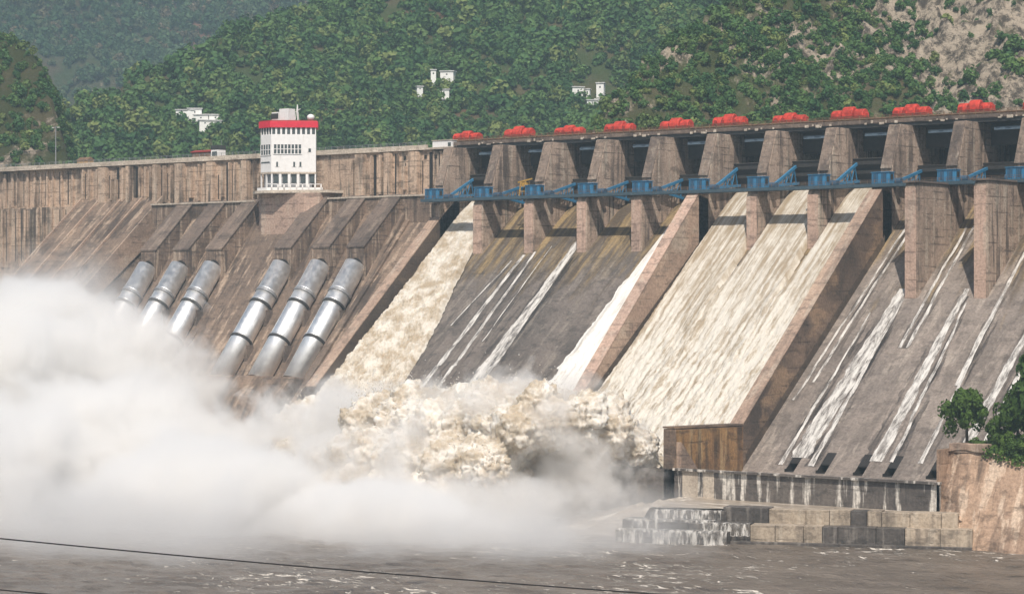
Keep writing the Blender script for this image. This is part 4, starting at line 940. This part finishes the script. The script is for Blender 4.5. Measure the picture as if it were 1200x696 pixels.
# torn clots and droplets thrown off the plume
def droplets(src, n, seed, label):
    r = np.random.default_rng(seed); me = src.data; V = np.empty(len(me.vertices)*3, np.float32); me.vertices.foreach_get('co', V); V = V.reshape(-1, 3)
    Nn = np.empty(len(me.vertices)*3, np.float32); me.vertices.foreach_get('normal', Nn); Nn = Nn.reshape(-1, 3)
    keep = np.where((Nn[:, 2] > -.2) & (V[:, 2] > 3) & (fbm(V*.12+seed, 3) > -.1))[0]; k = r.choice(keep, n)
    off = r.exponential(.9, n); c = V[k]+Nn[k]*off[:, None]+r.normal(size=(n, 3))*.35*(.4+off[:, None]); c[:, 2] += off*.5
    sz = (.06+.32*r.uniform(size=n)**3)*np.exp(-off*.12)
    oc = np.array([(1, 0, 0), (-1, 0, 0), (0, 1, 0), (0, -1, 0), (0, 0, 1), (0, 0, -1)], float); fc = np.array([(0, 2, 4), (2, 1, 4), (1, 3, 4), (3, 0, 4), (2, 0, 5), (1, 2, 5), (3, 1, 5), (0, 3, 5)])
    sz = sz*.7; P = c[:, None, :]+oc[None]*sz[:, None, None]*r.uniform(.5, 1.5, (n, 6, 1)); F = (np.arange(n)[:, None, None]*6+fc[None]).reshape(-1, 3)
    tag(np_mesh('water_droplets', P.reshape(-1, 3), F, M['boil']), label, 'droplets', kind='stuff')
for i, o in enumerate([o for o in bpy.data.objects if o.name.startswith('boiling_water')]): droplets(o, (8000, 3500)[i], 5+i, ('droplets torn off the middle plume', 'droplets torn off the left plume')[i])

# ------------------------------------------------------------------ power cable across the foreground
def cable(a, b, sag, label):
    pts = []
    for i in range(61):
        t = i/60; p = Vector(a).lerp(Vector(b), t); p.z -= sag*4*t*(1-t); pts.append(p)
    o = MB().tube(pts, .035, 6).build('power_cable', M['rubber']); tag(o, label, 'cable')
def at(px, py, d): return Vector(sd((px-600)/2800*d, d, 47.2+(350.2-py)/2800*d))
cable(at(-700, 551, 118), at(1250, 726, 102), .7, 'upper thin black cable crossing the lower left foreground')
cable(at(-700, 612, 118), at(900, 752, 106), .7, 'lower thin black cable at the bottom left corner')

# ------------------------------------------------------------------ spray and haze
def vol_mat(name, dens, n1, n2, lo, hi, color=(0.997, 0.99, 0.98)):
    m = bpy.data.materials.new(name); m.use_nodes = True; t = m.node_tree; N = t.nodes; L = t.links.new
    N.remove(N['Principled BSDF']); v = N.new('ShaderNodeVolumePrincipled'); v.inputs['Color'].default_value = (*color, 1); v.inputs['Anisotropy'].default_value = 0.15
    L(v.outputs[0], N['Material Output'].inputs['Volume'])
    tc = N.new('ShaderNodeTexCoord'); ln = N.new('ShaderNodeVectorMath'); ln.operation = 'LENGTH'; L(tc.outputs['Object'], ln.inputs[0])
    ge = N.new('ShaderNodeNewGeometry')
    def noise(sc, det, ro, di):
        n = N.new('ShaderNodeTexNoise'); L(ge.outputs['Position'], n.inputs['Vector']); n.inputs['Scale'].default_value = sc; n.inputs['Detail'].default_value = det; n.inputs['Roughness'].default_value = ro; n.inputs['Distortion'].default_value = di; return n.outputs[0]
    def mt(op, a, b):
        n = N.new('ShaderNodeMath'); n.operation = op
        for i, q in enumerate((a, b)):
            if isinstance(q, (int, float)): n.inputs[i].default_value = q
            else: L(q, n.inputs[i])
        return n.outputs[0]
    nz = noise(n1, 4, .55, .3)
    nf = noise(n1*4.2, 5, .6, .6)
    nz = mt('ADD', mt('MULTIPLY', nz, .74), mt('MULTIPLY', nf, .26))
    # radius pushed in and out by noise gives torn, curling edges
    rr = mt('ADD', ln.outputs['Value'], mt('MULTIPLY', mt('SUBTRACT', nz, .5), n2))
    mr = N.new('ShaderNodeMapRange'); mr.interpolation_type = 'SMOOTHSTEP'; L(rr, mr.inputs[0])
    mr.inputs[1].default_value = hi; mr.inputs[2].default_value = lo; mr.inputs[3].default_value = 0; mr.inputs[4].default_value = dens
    L(mr.outputs[0], v.inputs['Density']); return m
VM = {'thick': vol_mat('thick_spray', .24, .045, 1.7, .5, .8), 'soft': vol_mat('soft_spray', .05, .045, 1.7, .25, .85), 'veil': vol_mat('veil_spray', .13, .1, 2.4, .42, .72), 'thin': vol_mat('thin_spray', .016, .03, 1.3, .0, .9)}
def spray(c, r, kind, label):
    g = MB().ball((0, 0, 0), 1, 1, 1, n=32, m=20); o = g.build('spray', VM[kind]); o.location = c; o.scale = r
    tag(o, label, 'spray', 'spray clouds over the river', 'stuff')
for c, r, kd in (((-74, -98, 24), (72, 44, 38), 'thick'), ((-12, -124, 9), (64, 42, 23), 'thick'), ((-44, -170, 4), (96, 60, 30), 'thick'), ((44, -146, 2), (60, 40, 19), 'thick'), ((-84, -96, 30), (84, 48, 40), 'thin'),
                ((60, -190, -2), (90, 45, 17), 'soft'), ((88, -146, -1), (48, 30, 13), 'thick'), ((124, -138, -1), (48, 28, 11), 'soft'), ((116, -108, 5), (20, 12, 15), 'soft'), ((-92, -82, 34), (60, 40, 32), 'soft'), ((-116, -44, 38), (40, 26, 22), 'thin'), ((-80, -44, 26), (34, 22, 20), 'thin'),
                ((40, -112, 12), (62, 22, 24), 'thin'), ((130, -152, -2), (56, 38, 11), 'soft'), ((138, -120, 2), (30, 15, 9), 'soft'), ((98, -106, 20), (38, 20, 16), 'veil'), ((44, -100, 16), (40, 20, 16), 'veil'), ((76, -122, 8), (42, 18, 17), 'veil'), ((104, -124, 4), (36, 18, 12), 'veil'), ((118, -100, 13), (18, 14, 14), 'veil')):
    spray(c, r, kd, 'white drifting spray cloud over the river')
hz = MB(); a, b, c_, d_ = sd(-1500, -60), sd(1500, -60), sd(1500, 3300), sd(-1500, 3300)
hz.prism_z([a, b, c_, d_], -15, 700); o = hz.build('haze', None); tag(o, 'pale summer haze filling the valley', 'haze', kind='stuff')
m = bpy.data.materials.new('haze'); m.use_nodes = True; N = m.node_tree.nodes; N.remove(N['Principled BSDF']); v = N.new('ShaderNodeVolumePrincipled')
v.inputs['Density'].default_value = 0.00016; v.inputs['Color'].default_value = (0.66, 0.87, 1.0, 1); v.inputs['Anisotropy'].default_value = 0.2
m.node_tree.links.new(v.outputs[0], N['Material Output'].inputs['Volume']); o.data.materials.append(m)
